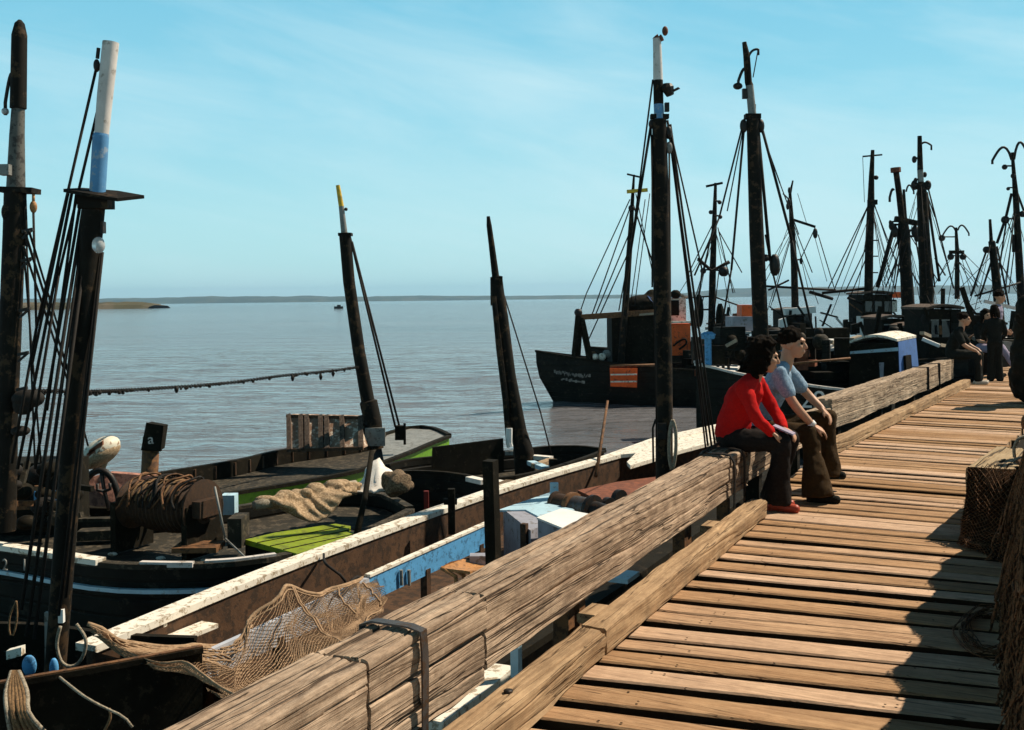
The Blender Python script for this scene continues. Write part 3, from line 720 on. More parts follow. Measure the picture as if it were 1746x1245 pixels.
# ---------- boat C : bottom left corner, mast with blue and white top ----------
zc = -.3
bC = root('fishing_boat', G(60, 1200, ZW), 'dark tarred boat in the bottom left corner, its leaning mast white and blue on top', 'fishing boat', 'boats moored along the pier')
nearC = pxl([(-420, 1246), (-150, 1199), (40, 1165), (200, 1137), (345, 1110)], zc)
farC = pxl([(-420, 1110), (-150, 1075), (40, 1068), (200, 1086), (334, 1092)], -.62)
hull(bC, farC, nearC, .35, 18, 'tar', 'tar', 'tar', .05, .03)
rail_box(M(), [p + Z*.02 for p in lerpl(nearC, 14)], .03, .025).build('gunwale', 'pole', bC)
YC = 6.2
mast(bC, [up(92, 1165, .062, YC), up(128, 700, .066, YC), up(160, 350, .066, YC), up(160, 345, .075, YC), up(162, 332, .075, YC), up(166, 331, .047, YC), up(172, 232, .047, YC), up(173.5, 228, .042, YC), up(179, 165, .046, YC), up(189, 72, .048, YC)],
     ['tarmast', 'tarmast', 'tarmast', 'tarmast', 'tarmast', 'mastblue', 'mastblue', 'mastwhite', 'mastwhite'], 14)
M().prism([U(108, 322, YC - .1), U(140, 320, YC + .12), U(200, 325, YC + .1), U(246, 333, YC - .02), U(200, 338, YC - .12), U(140, 328, YC - .15)], (0, 0, -.02)).build('spreader', 'tarmast', bC)
mm = M(); mm.box(U(164, 345, YC - .02), .18, .12, .08); mm.box(U(182, 348, YC), .05, .06, .06); mm.build('mast_collar', 'tarmast', bC)
M().box(U(174, 388, YC), .03, .05, .07).build('cleat', 'darkiron', bC)
M().ball(U(168, 418, YC - .1), (.038, .038, .05), 10).build('lamp_globe', 'lamp', bC, True)
mm = M(); mm.tube([U(168, 82, YC), U(166, 100, YC)], .012, 6); mm.ball(U(165, 112, YC), (.02, .02, .04)); mm.build('block', 'darkiron', bC)
px_lines(bC, YC, [(164, 118, 62, 560, .009), (166, 190, 100, 470, .009), (118, 322, 55, 620, .009), (124, 322, 30, 800, .010), (131, 325, 80, 700, .009), (140, 330, 60, 800, .010), (143, 350, 36, 1040, .011, YC - .4), (147, 360, 45, 1085, .011, YC - .4), (152, 380, 58, 1090, .011, YC - .4),
    (62, 560, 20, 790, .009), (100, 470, 45, 800, .009), (172, 432, 100, 1050, .010, YC - .15), (175, 430, 112, 1020, .009, YC - .15)], name='shroud')
px_lines(bC, YC, [(42, 395, 112, 620, .008, YC + 2), (44, 400, 122, 650, .008, YC + 2), (40, 420, 132, 700, .008, YC + 2), (50, 395, 100, 560, .008, YC + 2), (112, 620, 150, 760, .008, YC + 2)], name='stay')
for x, y, rx in ((50, 1135, .042), (92, 1140, .026)):
    M().ball(U(x, y, YC - .45), (rx, .02, .06), 10).build('deadeye', 'blue', bC, True)
mm = M(); mm.box(U(85, 1090, YC - .02), .05, .03, .33); mm.build('mast_bracket', 'grey', bC)
mm = M(); mm.box(U(105, 1050, YC - .05), .03, .03, .08); mm.build('mast_bracket', 'cleanwhite', bC)
M().tube(lerpl([U(103, 1068, YC - .1), U(97, 1100, YC - .1), U(106, 1130, YC - .1), U(126, 1136, YC - .1), U(142, 1118, YC - .1), U(146, 1090, YC - .1), U(130, 1064, YC - .1)], 24), .011, 6).build('rope_coil', 'palerope', bC, True)
M().tube(lerpl([U(28, 1025, YC - .3), U(17, 1050, YC - .3), U(16, 1078, YC - .3), U(22, 1084, YC - .3), U(29, 1055, YC - .3), U(28, 1025, YC - .3)], 16), .006, 6).build('shackle', 'tanrope', bC, True)
M().box(U(27, 1112, YC - .3), .09, .05, .05, V((1, 0, .25))).build('fender_block', 'white', bC)
for k in range(7):
    x = 14 + k*6
    M().tube(lerpl([U(20 + k*2, 1145, 5.2), U(x - 4, 1180, 5.1), U(x + rnd.uniform(-4, 4), 1215, 5.0), U(x + 4 + k*4, 1250, 5.0)], 10), .012, 6).build('hanging_rope', rnd.choice(['tanrope', 'tanrope', 'palerope']), bC, True)
M().tube(lerpl([G(98, 1152, zc), U(140, 1185, 4.95), U(175, 1205, 4.95), U(210, 1222, 4.9), U(226, 1240, 4.9)], 18), .007, 6).build('loose_rope', 'palerope', bC, True)
M().tube(lerpl([U(186, 1208, 4.95), U(188, 1225, 4.95), U(176, 1250, 4.95)], 8), .007, 6).build('loose_rope', 'tanrope', bC, True)
# ---------- boat B : black hull numbered 2 1 ----------
zb_ = -.7
bB = root('fishing_boat', G(300, 1000, ZW), 'black boat numbered 2 1 with net winch on deck and bright green hatch', 'fishing boat', 'boats moored along the pier')
nearB = pxl([(-300, 905), (-120, 922), (5, 937), (160, 962), (280, 967), (400, 962), (500, 947), (580, 924), (650, 897), (700, 872)], zb_)
farB = pxl([(-300, 868), (-120, 880), (5, 888), (160, 888), (280, 884), (400, 868), (500, 852), (580, 842), (650, 845), (698, 868)], zb_)
hull(bB, farB, nearB, .14, 30, 'black', 'darkdeck', 'darkdeck', .10, .045, strake=('ltblue', .27, .035, 's'), flare=.92)
rail_box(M(), [p + Z*.035 for p in lerpl(pxl([(-60, 930), (5, 938), (90, 951), (150, 961), (172, 964)], zb_), 10)], .12, .05).build('gunwale_patch', 'white', bB)
yd = Z; 
for s_, x in (('2', 4), ('1', 37)):
    o_ = pxl([(x, 978)], -.83)[0]
    p0 = U(x, 972, 9.34 - x*.003); xd = (nearB[3] - nearB[2])
    text(bB, 'hull_number', s_, .15, p0, xd, Z, 'grey')
mast(bB, [up(8, 905, .10, 9.8), up(12, 700, .10, 9.8), up(24, 400, .10, 9.8), up(26, 330, .10, 9.8), up(27, 322, .085, 9.8), up(29, 230, .068, 9.8), up(31, 186, .06, 9.8), up(31, 185, .075, 9.8), up(33, 60, .07, 9.8), up(33.5, 40, .045, 9.8), up(34, 34, .015, 9.8)],
     ['tarmast', 'tarmast', 'tarmast', 'tarmast', 'shademast', 'shademast', 'tarmast', 'tarmast', 'tarmast', 'tarmast'], 14)
M().beam(U(2, 324, 9.8), U(62, 326, 9.8), .2, .05).build('spreader', 'tarmast', bB)
mm = M(); mm.tube([U(57, 330, 9.8), U(57, 345, 9.8)], .015, 6); mm.ball(U(57, 353, 9.8), (.035, .03, .06)); mm.build('block', 'brass', bB, True)
curved_arm(bB, 25, 132, 9, 175, 9.8, .12, .018); M().ball(U(9, 190, 9.8), .035, 8).build('lamp', 'lamp', bB, True)
M().box(U(10, 290, 9.7), .1, .1, .1).build('block', 'grey', bB); M().ball(U(14, 362, 9.75), (.06, .06, .1)).build('block', 'tarmast', bB, True)
for y, sx in ((395, 1), (445, 1), (530, 1), (605, 1), (665, 1), (735, 1)):
    x = 18 + (735 - y)*.035
    M().beam(U(x + 8, y, 9.75), U(x + 26, y - 4, 9.75), .03, .03).beam(U(x + 8, y + 12, 9.75), U(x + 24, y - 2, 9.75), .02, .02).build('mast_step', 'darkiron', bB)
px_lines(bB, 9.8, [(57, 362, 62, 560, .012), (42, 340, 45, 420, .02), (45, 400, 60, 800, .01), (40, 420, 70, 790, .01), (12, 420, 5, 520, .01)], name='halyard')
mm = M(); mm.ball(U(48, 680, 9.7), (.16, .1, .09)); mm.ball(U(40, 690, 9.7), (.1, .08, .1)); mm.build('rope_bundle', 'rope', bB, True)
M().ball(U(35, 735, 9.7), (.09, .08, .05)).build('rope_bundle', 'rope', bB, True)
# dark heap of gear at B's mast foot, blue bits
for k in range(26):
    x = rnd.uniform(-10, 120); y = rnd.uniform(800, 905)
    c = U(x, y, rnd.uniform(10, 10.8)); r_ = rnd.uniform(.05, .16)
    if k < 14: M().ball(c, (r_, r_, r_*.7), 7).build('gear', rnd.choice(['tar', 'tar', 'rope', 'darkdeck']), bB, True)
    else:
        M().beam(c, c + V((rnd.uniform(-.4, .4), rnd.uniform(-.2, .2), rnd.uniform(-.05, .4))), .05, .05).build('gear', rnd.choice(['tar', 'darkdeck', 'pole']), bB)
cabin(bB, -30, 790, 120, 905, 11.0, .5, 'tar', 'gear_locker')
cabin(bB, 58, 838, 105, 868, 10.9, .05, 'blue', 'side_panel')
# winch : rope filled drum
dr = M(); a0 = U(225, 858, 10.35); a1 = U(362, 868, 9.9); da = a1 - a0
prof = [(0, .22), (.03, .26), (.06, .18), (.12, .19), (.3, .235), (.45, .25), (.6, .25), (.72, .24), (.8, .22), (.86, .2), (.87, .28), (.9, .28), (.91, .1), (1.0, .1)]
rings = []; dn = da.normalized(); e1 = dn.cross(Z).normalized(); e2 = e1.cross(dn)
pts = []
for f, r_ in prof: pts.append((f, r_))
fine = []
for k in range(60):
    f = k/59
    for (f0, r0), (f1, r1) in zip(prof, prof[1:]):
        if f0 <= f <= f1: r_ = r0 + (r1 - r0)*(f - f0)/max(1e-6, f1 - f0); break
    if .08 < f < .85: r_ += .012*math.sin(k*2.1)
    fine.append((f, r_))
dr.loft([[a0 + da*f + (e1*math.cos(2*math.pi*j/20) + e2*math.sin(2*math.pi*j/20))*r_ for j in range(20)] for f, r_ in fine])
wn = dr.build('winch', 'drum', bB, True, angle=50)
for f in (.0, .88):
    c = a0 + da*f; mm = M(); mm.box(c - Z*.2, .07, .5, .5, dn); mm.build('winch_stand', 'tar', bB)
M().box(a0 + da*.9 + V((0, -.18, -.33)), .42, .3, .05).build('winch_base', 'pole', bB)
M().box(a0 + da*.93 + V((.02, -.05, .02)), .10, .3, .16, dn).build('winch_brake', 'drum', bB)
for k in range(10):
    f = .12 + .07*k; c = a0 + da*f; m_ = M(); pts = []
    for j in range(10):
        an = R(-20 + 20*j); pts.append(c + (e1*-math.cos(an) + e2*math.sin(an))*(.262 if .3 < f < .8 else .235))
    m_.tube(pts, .012, 5).build('winch_rope', rnd.choice(['tanrope', 'rope', 'pole']), bB, True)
for k in range(9):
    f = rnd.uniform(.15, .8); pts = []
    for j in range(12):
        an = R(-35 + 19*j); ff = f + .05*math.sin(j*1.3 + k); c = a0 + da*ff; rr_ = .285 + .03*rnd.random()
        pts.append(c + (e1*-math.cos(an) + e2*math.sin(an))*rr_)
    M().tube(lerpl(pts, 26), rnd.uniform(.008, .014), 5).build('winch_rope', rnd.choice(['tanrope', 'rope', 'pole', 'rope']), bB, True)
line(bB, 'winch_lever', U(366, 830, 9.8), U(384, 918, 9.8), .012, 'grey'); line(bB, 'winch_lever', U(384, 918, 9.8), U(418, 950, 9.3), .010, 'grey')
# hatch, planks, small box
gq = pxl([(418, 920), (470, 908), (572, 893), (598, 897), (592, 906), (640, 912), (506, 944)], -.66)
M().prism(gq, (0, 0, -.05)).build('hatch_cover', 'green', bB)
for f in (.25, .5, .75):
    p0, p1 = gq[0].lerp(gq[6], f), gq[2].lerp(gq[5], f); M().beam(p0 + Z*.003, p1 + Z*.003, .012, .006).build('hatch_seam', 'tar', bB)
M().prism([p - Z*.05 for p in gq], (0, 0, -.14)).build('hatch_coaming', 'tar', bB)
for y, x0, x1 in ((893, 128, 215), (912, 135, 210)):
    a = G(x0, y, -.75); b_ = G(x1, y - 3, -.75); M().beam(a, b_, .18, .1).build('thwart', 'darkdeck', bB)
cabin(bB, 388, 885, 412, 935, 9.85, .3, 'darkdeck', 'deck_locker')
cabin(bB, 376, 845, 400, 878, 10.8, .15, 'ltblue', 'splash_board')
for x, y in ((192, 945), (274, 952), (350, 955)):
    M().ball(G(x, y, -.82), (.05, .03, .02), 6).build('scrap', 'white', bB)
# ---------- boat D : green bow, leaning mast with yellow top ----------
zd_ = -.95
bD = root('fishing_boat', G(520, 840, ZW), 'dark open boat with bright green bow side and a leaning mast tipped yellow', 'fishing boat', 'boats moored along the pier')
nearD = pxl([(60, 905), (250, 868), (400, 842), (520, 822), (614, 803), (690, 776), (740, 755), (766, 745)], zd_)
farD = pxl([(60, 845), (200, 822), (290, 806), (400, 788), (490, 768), (620, 750), (700, 729), (738, 731), (766, 743)], zd_)
hull(bD, farD, nearD, .22, 28, 'hullgreen', 'darkdeck', 'tar', .09, .05, inner='tar', strake=('yellow', .8, .07, 's'))
for k in range(13):
    p = lerpl(farD, 28)[5 + k]; q = lerpl(nearD, 28)[5 + k]
    M().box(p + (q - p).normalized()*.05 - Z*.1, .06, .05, .2).build('frame_timber', 'browndeck', bD)
# far bulwark inside boards are dark ; foredeck grey
fq = pxl([(655, 788), (700, 770), (764, 744), (738, 733), (700, 731), (660, 741), (650, 760)], zd_ - .012); M().prism(fq, (0, 0, -.03)).build('foredeck', 'grey', bD)
YD = 17.2
mast(bD, [up(640, 765, .14, YD), up(636, 720, .15, YD), up(628, 685, .15, YD), up(627, 683, .115, YD), up(612, 600, .105, YD), up(595, 480, .10, YD), up(588, 398, .10, YD), up(587, 397, .055, YD), up(582, 352, .045, YD), up(576, 316, .035, YD)],
     ['tarmast']*7 + ['grey', 'yellow'], 12)
M().box(U(589, 400, YD), .22, .2, .05).build('mast_collar', 'tarmast', bD)
mm = M(); mm.box(U(640, 745, YD - .16), .33, .05, .3); mm.build('mast_partner', 'grey', bD)
px_lines(bD, YD, [(597, 405, 674, 728, .02, 17.4), (600, 412, 681, 728, .02, 17.5), (582, 405, 600, 560, .012)], name='stay')
mm = M(); mm.box(U(682, 738, 17.4), .16, .1, .24); mm.box(U(690, 740, 17.35), .04, .04, .36); mm.build('pin_rail', 'tar', bD)
knob(bD, 590, 357, YD, .03)
# ---------- boat E : behind the white gunwale, short dark mast ----------
ze = -.75
bE = root('fishing_boat', G(850, 830, ZW), 'low black boat behind the white gunwale with plain dark mast and upright board', 'fishing boat', 'boats moored along the pier')
nearE = pxl([(630, 815), (690, 806), (760, 808), (840, 818), (920, 806), (990, 785), (1030, 770)], ze)
farE = pxl([(640, 800), (700, 786), (780, 778), (860, 772), (930, 764), (990, 763), (1030, 768)], ze)
hull(bE, farE, nearE, .3, 22, 'black', 'darkdeck', 'tar', .08, .04)
a, b_ = U(735, 808, 14.6), U(860, 806, 15.2); ta, tb_ = U(737, 763, 14.6), U(858, 748, 15.2)
M().hexa([a, b_, b_ + V((0, .06, 0)), a + V((0, .06, 0)), ta, tb_, tb_ + V((0, .06, 0)), ta + V((0, .06, 0))]).build('upright_board', 'tar', bE)
YE = 15.4
mast(bE, [up(896, 812, .16, YE), up(893, 770, .15, YE), up(885, 735, .115, YE), up(868, 640, .10, YE), up(855, 540, .10, YE), up(848, 500, .105, YE), up(846, 472, .09, YE), up(845, 471, .055, YE), up(838, 415, .045, YE), up(834, 385, .04, YE), up(832.5, 369, .025, YE)], ['tarmast']*10, 12)
M().tube([U(842, 505, YE - .1), U(852, 600, YE - .1), U(862, 680, YE - .1), U(868, 758, YE - .1)], [.04, .05, .05, .045], 8).build('derrick', 'tarmast', bE)
mm = M(); mm.box(U(848, 478, YE), .16, .16, .12); mm.box(U(842, 512, YE), .1, .1, .16); mm.build('mast_collar', 'tarmast', bE)
px_lines(bE, YE, [(852, 480, 922, 705, .012, 15.6), (922, 705, 940, 775, .012, 15.6), (856, 490, 868, 745, .02)], name='stay')
M().tube([U(868, 730, YE - .15), U(868, 755, YE - .15), U(870, 762, YE - .15)], .05, 8).build('mast_shoe', 'cleanwhite', bE)
M().box(U(868, 772, YE - .2), .12, .1, .06).build('cleat', 'grey', bE)
for (x0, y0, x1, y1, mt) in ((906, 779, 940, 782, 'canvas'), (912, 795, 940, 785, 'cloth'), (905, 789, 930, 799, 'ltblue'), (842, 822, 878, 828, 'canvas'), (845, 832, 870, 822, 'sacking'), (800, 816, 826, 822, 'canvas')):
    M().beam(G(x0, y0, ze + .02), G(x1, y1, ze + .02), .12, .06).build('spar', mt, bE)
M().box(G(727, 860, -.95), .06, .05, .34).build('fender_strip', 'redline', bE)
M().box(G(943, 795, ze), .12, .1, .2).build('bitt', 'tar', bE)
# ---------- T1 : big trawler seen against the water ----------
bT = root('trawler', V((6, 31, ZW)), 'black trawler lying against open water with an orange board on its side', 'trawler', 'boats moored along the pier')
P_, S_2 = rails(6.15, 30.9, 10.9, 3.1, R(180), .06, -.50, -.35)
hull(bT, P_, S_2, .35, 26, 'black', 'darkdeck', 'tar', .10, .07, rake=.8)
YT = 29.25
# worn illegible lettering on the quarter : two rows of pale strokes
mm = M(); rn2 = random.Random(3)
x = 946
while x < 1008:
    y = 635 + (x - 946)*.12
    for k in range(2):
        mm.box(U(x + k*1.3, y + rn2.choice((-1.6, 0, 1.6)), YT - .2 + (1008 - x)*.016), rn2.choice((.018, .018, .05)), .012, rn2.choice((.035, .06, .09)))
    x += 3.3
x = 958
while x < 998:
    y = 646 + (x - 958)*.12
    mm.box(U(x, y + rn2.choice((0, 1.4)), YT - .2 + (1008 - x)*.016), rn2.choice((.018, .05)), .012, rn2.choice((.04, .08))); x += 2.7
mm.build('worn_lettering', 'grey', bT)
cabin(bT, 1044, 538, 1122, 626, 30.3, 1.6, 'tar', 'wheelhouse')
M().beam(U(1040, 541, 30.2), U(1124, 534, 30.2), .1, .06).build('cabin_rail', 'palerope', bT)
M().beam(U(990, 541, 30.0), U(1125, 532, 30.3), .14, .16).build('boom', 'pole', bT)
mm = M(); mm.ball(U(1098, 518, 30.8), (.62, .5, .28)); mm.ball(U(1086, 522, 30.7), (.4, .4, .24)); mm.ball(U(1112, 505, 30.8), (.22, .25, .22)); mm.ball(U(1117, 523, 30.6), (.3, .3, .22))
organic(mm.build('tarpaulin', 'tar', bT, True), .06, 4)
M().prism([U(1104, 504, 30.45), U(1115, 510, 30.45), U(1130, 526, 30.45), U(1126, 528, 30.4), U(1110, 512, 30.35)], (0, .05, 0)).build('dinghy_side', 'midblue', bT)
cabin(bT, 1143, 552, 1178, 606, 30.6, 1.0, 'orange', 'engine_casing'); M().beam(U(1142, 550, 30.55), U(1177, 549, 30.55), .2, .06).build('casing_edge', 'white', bT)
cabin(bT, 1140, 508, 1170, 550, 31.4, .9, 'white', 'wheelhouse', roof='white', wins=((1143, 512, 1158, 538),), wmat='tar')
M().ball(U(1152, 502, 31), (.16, .15, .14)).build('float', 'tar', bT, True)
mm = M(); rn = [U(1148, 590, 30.5), U(1158, 582, 30.5), U(1168, 578, 30.5), U(1170, 586, 30.5), U(1158, 596, 30.5)]
M().tube(lerpl(rn, 14), .03, 6).build('hose', 'tar', bT, True)
q = [U(1040, 628, 29.2), U(1087, 628, 29.2), U(1086, 661, 29.25), U(1041, 659, 29.25)]
ob = M().prism(q, (0, .06, 0)).build('fender_board', 'orange', bT)
for y in (639, 651): M().beam(U(1041, y, 29.16), U(1086, y - .5, 29.16), .03, .04).build('board_stripe', 'white', ob)
line(bT, 'rub_rail', U(1040, 625, 29.3), U(1125, 622, 29.3), .04, 'pole')
for (x0, y0, x1, y1) in ((987, 538, 980, 608), (991, 542, 1006, 612), (988, 540, 984, 606)):
    M().beam(U(x0, y0, 30), U(x1, y1, 30.1), .16, .14).build('gallows', 'tar', bT)
knob(bT, 986, 533, 30, .12)
mast(bT, [up(1058, 625, .10, 30.1), up(1068, 500, .10, 30.1), up(1075, 400, .08, 30.1), up(1079, 330, .05, 30.1), up(1081, 298, .03, 30.1)], ['tarmast', 'tarmast', 'tarmast', 'tarmast'], 10)
M().beam(U(1069, 327, 30.1), U(1104, 324, 30.1), .12, .1).build('crosstree', 'yellow', bT)
M().beam(U(1069, 297, 30.1), U(1095, 303, 30.1), .05, .05).build('aerial', 'darkiron', bT); knob(bT, 1077, 355, 30.1, .1)
px_lines(bT, 30.1, [(1074, 340, 1000, 500, .018), (1000, 500, 988, 535, .018), (1074, 355, 1010, 535, .02), (1072, 400, 1012, 545, .02), (1076, 420, 1004, 578, .02), (1080, 350, 1110, 440, .025), (1110, 440, 1132, 520, .025), (1084, 330, 1120, 500, .015), (1100, 340, 1075, 520, .015), (1108, 330, 1082, 520, .015), (1066, 470, 1055, 530, .02)], name='stay')
rail_box(M(), [p + Z*.03 for p in lerpl(pxl([(240, 967), (290, 968), (330, 968)], zb_), 6)], .06, .045).build('gunwale_patch', 'mastwhite', bB)
rail_box(M(), [p + Z*.03 for p in lerpl(pxl([(350, 965), (400, 962), (470, 953)], zb_), 6)], .06, .045).build('gunwale_patch', 'mastwhite', bB)
for k in range(9):
    c = U(rnd.uniform(1000, 1040), rnd.uniform(600, 616), rnd.uniform(29.8, 31)); M().ball(c, rnd.uniform(.07, .14), 6).build('deck_gear', rnd.choice(['tar', 'tar', 'white', 'pole', 'grey']), bT)
for k in range(16):
    c = U(rnd.uniform(1172, 1215), rnd.uniform(592, 640), rnd.uniform(29.3, 31)); M().box(c, rnd.uniform(.1, .5), .3, rnd.uniform(.1, .5), V((1, rnd.uniform(-.5, .5), 0))).build('deck_gear', rnd.choice(['tar', 'tar', 'darkdeck', 'black']), bT)
# ---------- F : tall dark mast behind the couple, hull numbered 2 8 ----------
bF = root('trawler', V((6, 21, ZW)), 'black trawler behind the seated couple, number 28 under its pale rail, tall leaning mast', 'trawler', 'boats moored along the pier')
nearF = [U(1186, 622, 20.6), U(1215, 627, 20.3), U(1255, 637, 20.1), U(1335, 651, 19.7), U(1425, 664, 19.3), U(1520, 672, 19.3)]
farF = [U(1186, 618, 21.2), U(1215, 612, 22.2), U(1260, 607, 22.9), U(1340, 612, 23), U(1440, 622, 22.6), U(1530, 632, 22.0)]
hull(bF, farF, nearF, .3, 22, 'black', 'darkdeck', 'mastwhite', .09, .045)
xd = (nearF[4] - nearF[3])
text(bF, 'hull_number', '28', .47, U(1364, 695, 19.40), V((xd.x, xd.y, 0)), Z, 'cleanwhite').rotation_euler = (0, 0, 0)
q = [U(1186, 623, 20.7), U(1250, 638, 20.15), U(1262, 625, 21.4), U(1205, 619, 21.4)]; M().prism([p + Z*.02 for p in q], (0, 0, -.04)).build('foredeck', 'cleanwhite', bF)
YF = 21
mast(bF, [up(1302, 640, .165, YF), up(1297, 560, .16, YF), up(1290, 400, .15, YF), up(1283, 200, .125, YF), up(1283, 199, .085, YF), up(1278, 146, .08, YF), up(1276, 140, .075, YF), up(1273, 95, .07, YF), up(1269, 72, .045, YF)],
     ['tarmast']*4 + ['grey', 'tarmast', 'tarmast', 'tarmast'], 14)
curved_arm(bF, 1277, 95, 1293, 84, YF, .05, .025); line(bF, 'halyard', U(1292, 88, YF), U(1284, 132, YF), .012)
curved_arm(bF, 1276, 128, 1259, 138, YF, .18, .03); M().ball(U(1258, 147, YF), (.1, .1, .07), 8).build('lamp', 'darkiron', bF, True)
M().beam(U(1270, 199, YF), U(1296, 199, YF), .2, .1).build('crosstree', 'tarmast', bF)
M().beam(U(1287, 178, YF), U(1287, 197, YF), .04, .04).build('block', 'darkiron', bF); M().box(U(1270, 160, YF), .1, .1, .2).build('block', 'darkiron', bF)
px_lines(bF, YF, [(1269, 203, 1226, 372, .02), (1226, 372, 1184, 470, .02), (1268, 225, 1247, 460, .025), (1247, 460, 1230, 560, .02), (1270, 205, 1240, 360, .014), (1295, 203, 1350, 410, .03), (1350, 410, 1385, 560, .025), (1293, 225, 1313, 445, .035), (1313, 445, 1340, 560, .02), (1298, 222, 1330, 313, .015), (1330, 313, 1362, 400, .012), (1305, 400, 1318, 470, .02)], name='shroud')
knob(bF, 1321, 452, YF, .14, sc_=(.8, .8, 1.7)); knob(bF, 1305, 440, YF, .08); knob(bF, 1297, 215, YF, .08, sc_=(1, 1, 1.8)); knob(bF, 1268, 215, YF, .08, sc_=(1, 1, 1.8))
vp = M().tube([U(1208, 632, 20.7), U(1207, 575, 20.7)], .07, 10); vp.tube([U(1207, 578, 20.7), U(1207, 570, 20.7), U(1207, 566, 20.7)], [.13, .16, .08], 12); vp.build('vent_pipe', 'blue', bF, True, angle=40)
for k in range(4): M().tube([U(1216 + k*9, 640, 20.4), U(1215 + k*9, 622, 20.4)], .03, 6).build('rail_stanchion', 'darkiron', bF)
cabin(bF, 1250, 540, 1284, 566, 22.4, .8, 'lilac', 'deck_box'); M().beam(U(1248, 568, 22.3), U(1286, 567, 22.3), .1, .05).build('box_edge', 'mastwhite', bF)
cabin(bF, 1265, 520, 1284, 540, 22.6, .5, 'orange', 'life_float')
cabin(bF, 1340, 566, 1366, 624, 22.2, .8, 'blue', 'wheelhouse_side')
line(bF, 'rub_rail', U(1335, 622, 19.9), U(1450, 611, 19.9), .025, 'pole')
for k in range(40):
    x = rnd.uniform(1195, 1440); y = rnd.uniform(560, 640); c = U(x, y, rnd.uniform(20.5, 23))
    if k % 3: M().box(c, rnd.uniform(.1, .6), .3, rnd.uniform(.1, .5), V((1, rnd.uniform(-.5, .5), 0))).build('deck_gear', rnd.choice(['tar', 'tar', 'darkdeck', 'black', 'tar', 'rust']), bF)
    else: M().ball(c, rnd.uniform(.08, .25), 7).build('deck_gear', rnd.choice(['tar', 'rope', 'darkdeck', 'black']), bF, True)
M().beam(U(1238, 590, 20.6), U(1256, 580, 20.6), .08, .06).build('plank', 'palerope', bF)
cabin(bF, 1185, 575, 1345, 612, 23.2, .5, 'tar', 'bulwark'); cabin(bF, 1360, 560, 1450, 640, 23.5, .5, 'tar', 'bulwark')
M().tube([U(1190, 440, 22), U(1213, 462, 22), U(1232, 452, 22), U(1243, 446, 22)], .03, 6).build('guy_rope', 'rope', bF, True)
# ---------- G : cabin with white cambered roof and blue panel ----------
bG = root('fishing_boat', V((8.6, 22, ZW)), 'boat close behind the far rail, dark cabin with white cambered roof and blue end', 'fishing boat', 'boats moored along the pier')
P_, S_2 = rails(8.6, 22.6, 6.4, 2.6, R(30), -.1, -.35, -.35); hull(bG, P_, S_2, .3, 18, 'black', 'darkdeck', 'tar', .08, .04)
Yg = 21.3
fl_ = [U(1447, 660, Yg), U(1534, 660, Yg - .25), U(1568, 655, Yg + .5), U(1490, 655, Yg + 1.4)]
fz = [U(1450, 586, Yg), U(1531, 583, Yg - .25), U(1561, 577, Yg + .5), U(1490, 578, Yg + 1.4)]
M().hexa(fl_ + fz).build('cabin', 'tar', bG)
mm = M(); k_ = 8; r1 = []
for j in range(k_ + 1):
    f = j/k_; p = fz[0].lerp(fz[1], f); q = fz[3].lerp(fz[2], f); h = Z*(.11*math.sin(math.pi*f) + .01)
    o_ = (q - p).normalized()*.05
    r1.append([p - o_ + h, q + o_ + h, q + o_ + h + Z*.05, p - o_ + h + Z*.05])
mm.loft(r1).build('cabin_roof', 'white', bG)
e_ = (fl_[2] - fl_[1]); nn = V((e_.y, -e_.x, 0)).normalized()*.012
M().hexa([fl_[1] + nn*.1, fl_[2] + nn*.1, fl_[2] + nn, fl_[1] + nn] + [fz[1] + nn*.1, fz[2] + nn*.1, fz[2] + nn, fz[1] + nn]).build('end_panel', 'midblue', bG)
def onend(u, v): return fl_[1].lerp(fl_[2], u).lerp(fz[1].lerp(fz[2], u), v)
M().hexa([onend(.2, .0) + nn*2, onend(.5, .0) + nn*2, onend(.5, .0) + nn*6, onend(.2, .0) + nn*6, onend(.2, .68) + nn*2, onend(.5, .68) + nn*2, onend(.5, .68) + nn*6, onend(.2, .68) + nn*6]).build('door_opening', 'tar', bG)
def onf(u, v): return fl_[0].lerp(fl_[1], u).lerp(fz[0].lerp(fz[1], u), v)
fn = V((0, -.012, 0))
M().hexa([onf(.0, .76) + fn*.1, onf(1, .80) + fn*.1, onf(1, .80) + fn, onf(0, .76) + fn, onf(0, .82) + fn*.1, onf(1, .88) + fn*.1, onf(1, .88) + fn, onf(0, .82) + fn]).build('cabin_stripe', 'ltblue', bG)
M().hexa([onf(.62, .2) + fn*.1, onf(.68, .2) + fn*.1, onf(.68, .2) + fn, onf(.62, .2) + fn, onf(.6, .55) + fn*.1, onf(.7, .55) + fn*.1, onf(.7, .55) + fn, onf(.6, .55) + fn]).build('cabin_mark', 'lilac', bG)
q = [U(1404, 597, 22), U(1446, 588, 22), U(1442, 578, 23.5), U(1412, 577, 23.5)]; M().prism(q, (0, 0, -.06)).build('side_deck', 'cleanwhite', bG)
for x, y in ((1393, 585), (1416, 583), (1440, 583), (1452, 579), (1572, 568), (1600, 588)):
    M().beam(U(x, y, 22), U(x + rnd.uniform(6, 16), y + rnd.uniform(-5, 6), 22.4), .1, .07).build('spar', rnd.choice(['cleanwhite', 'palerope', 'brass']), bG)
M().beam(U(1573, 578, 21.6), U(1602, 590, 21.4), .07, .07).build('spar', 'cleanwhite', bG)
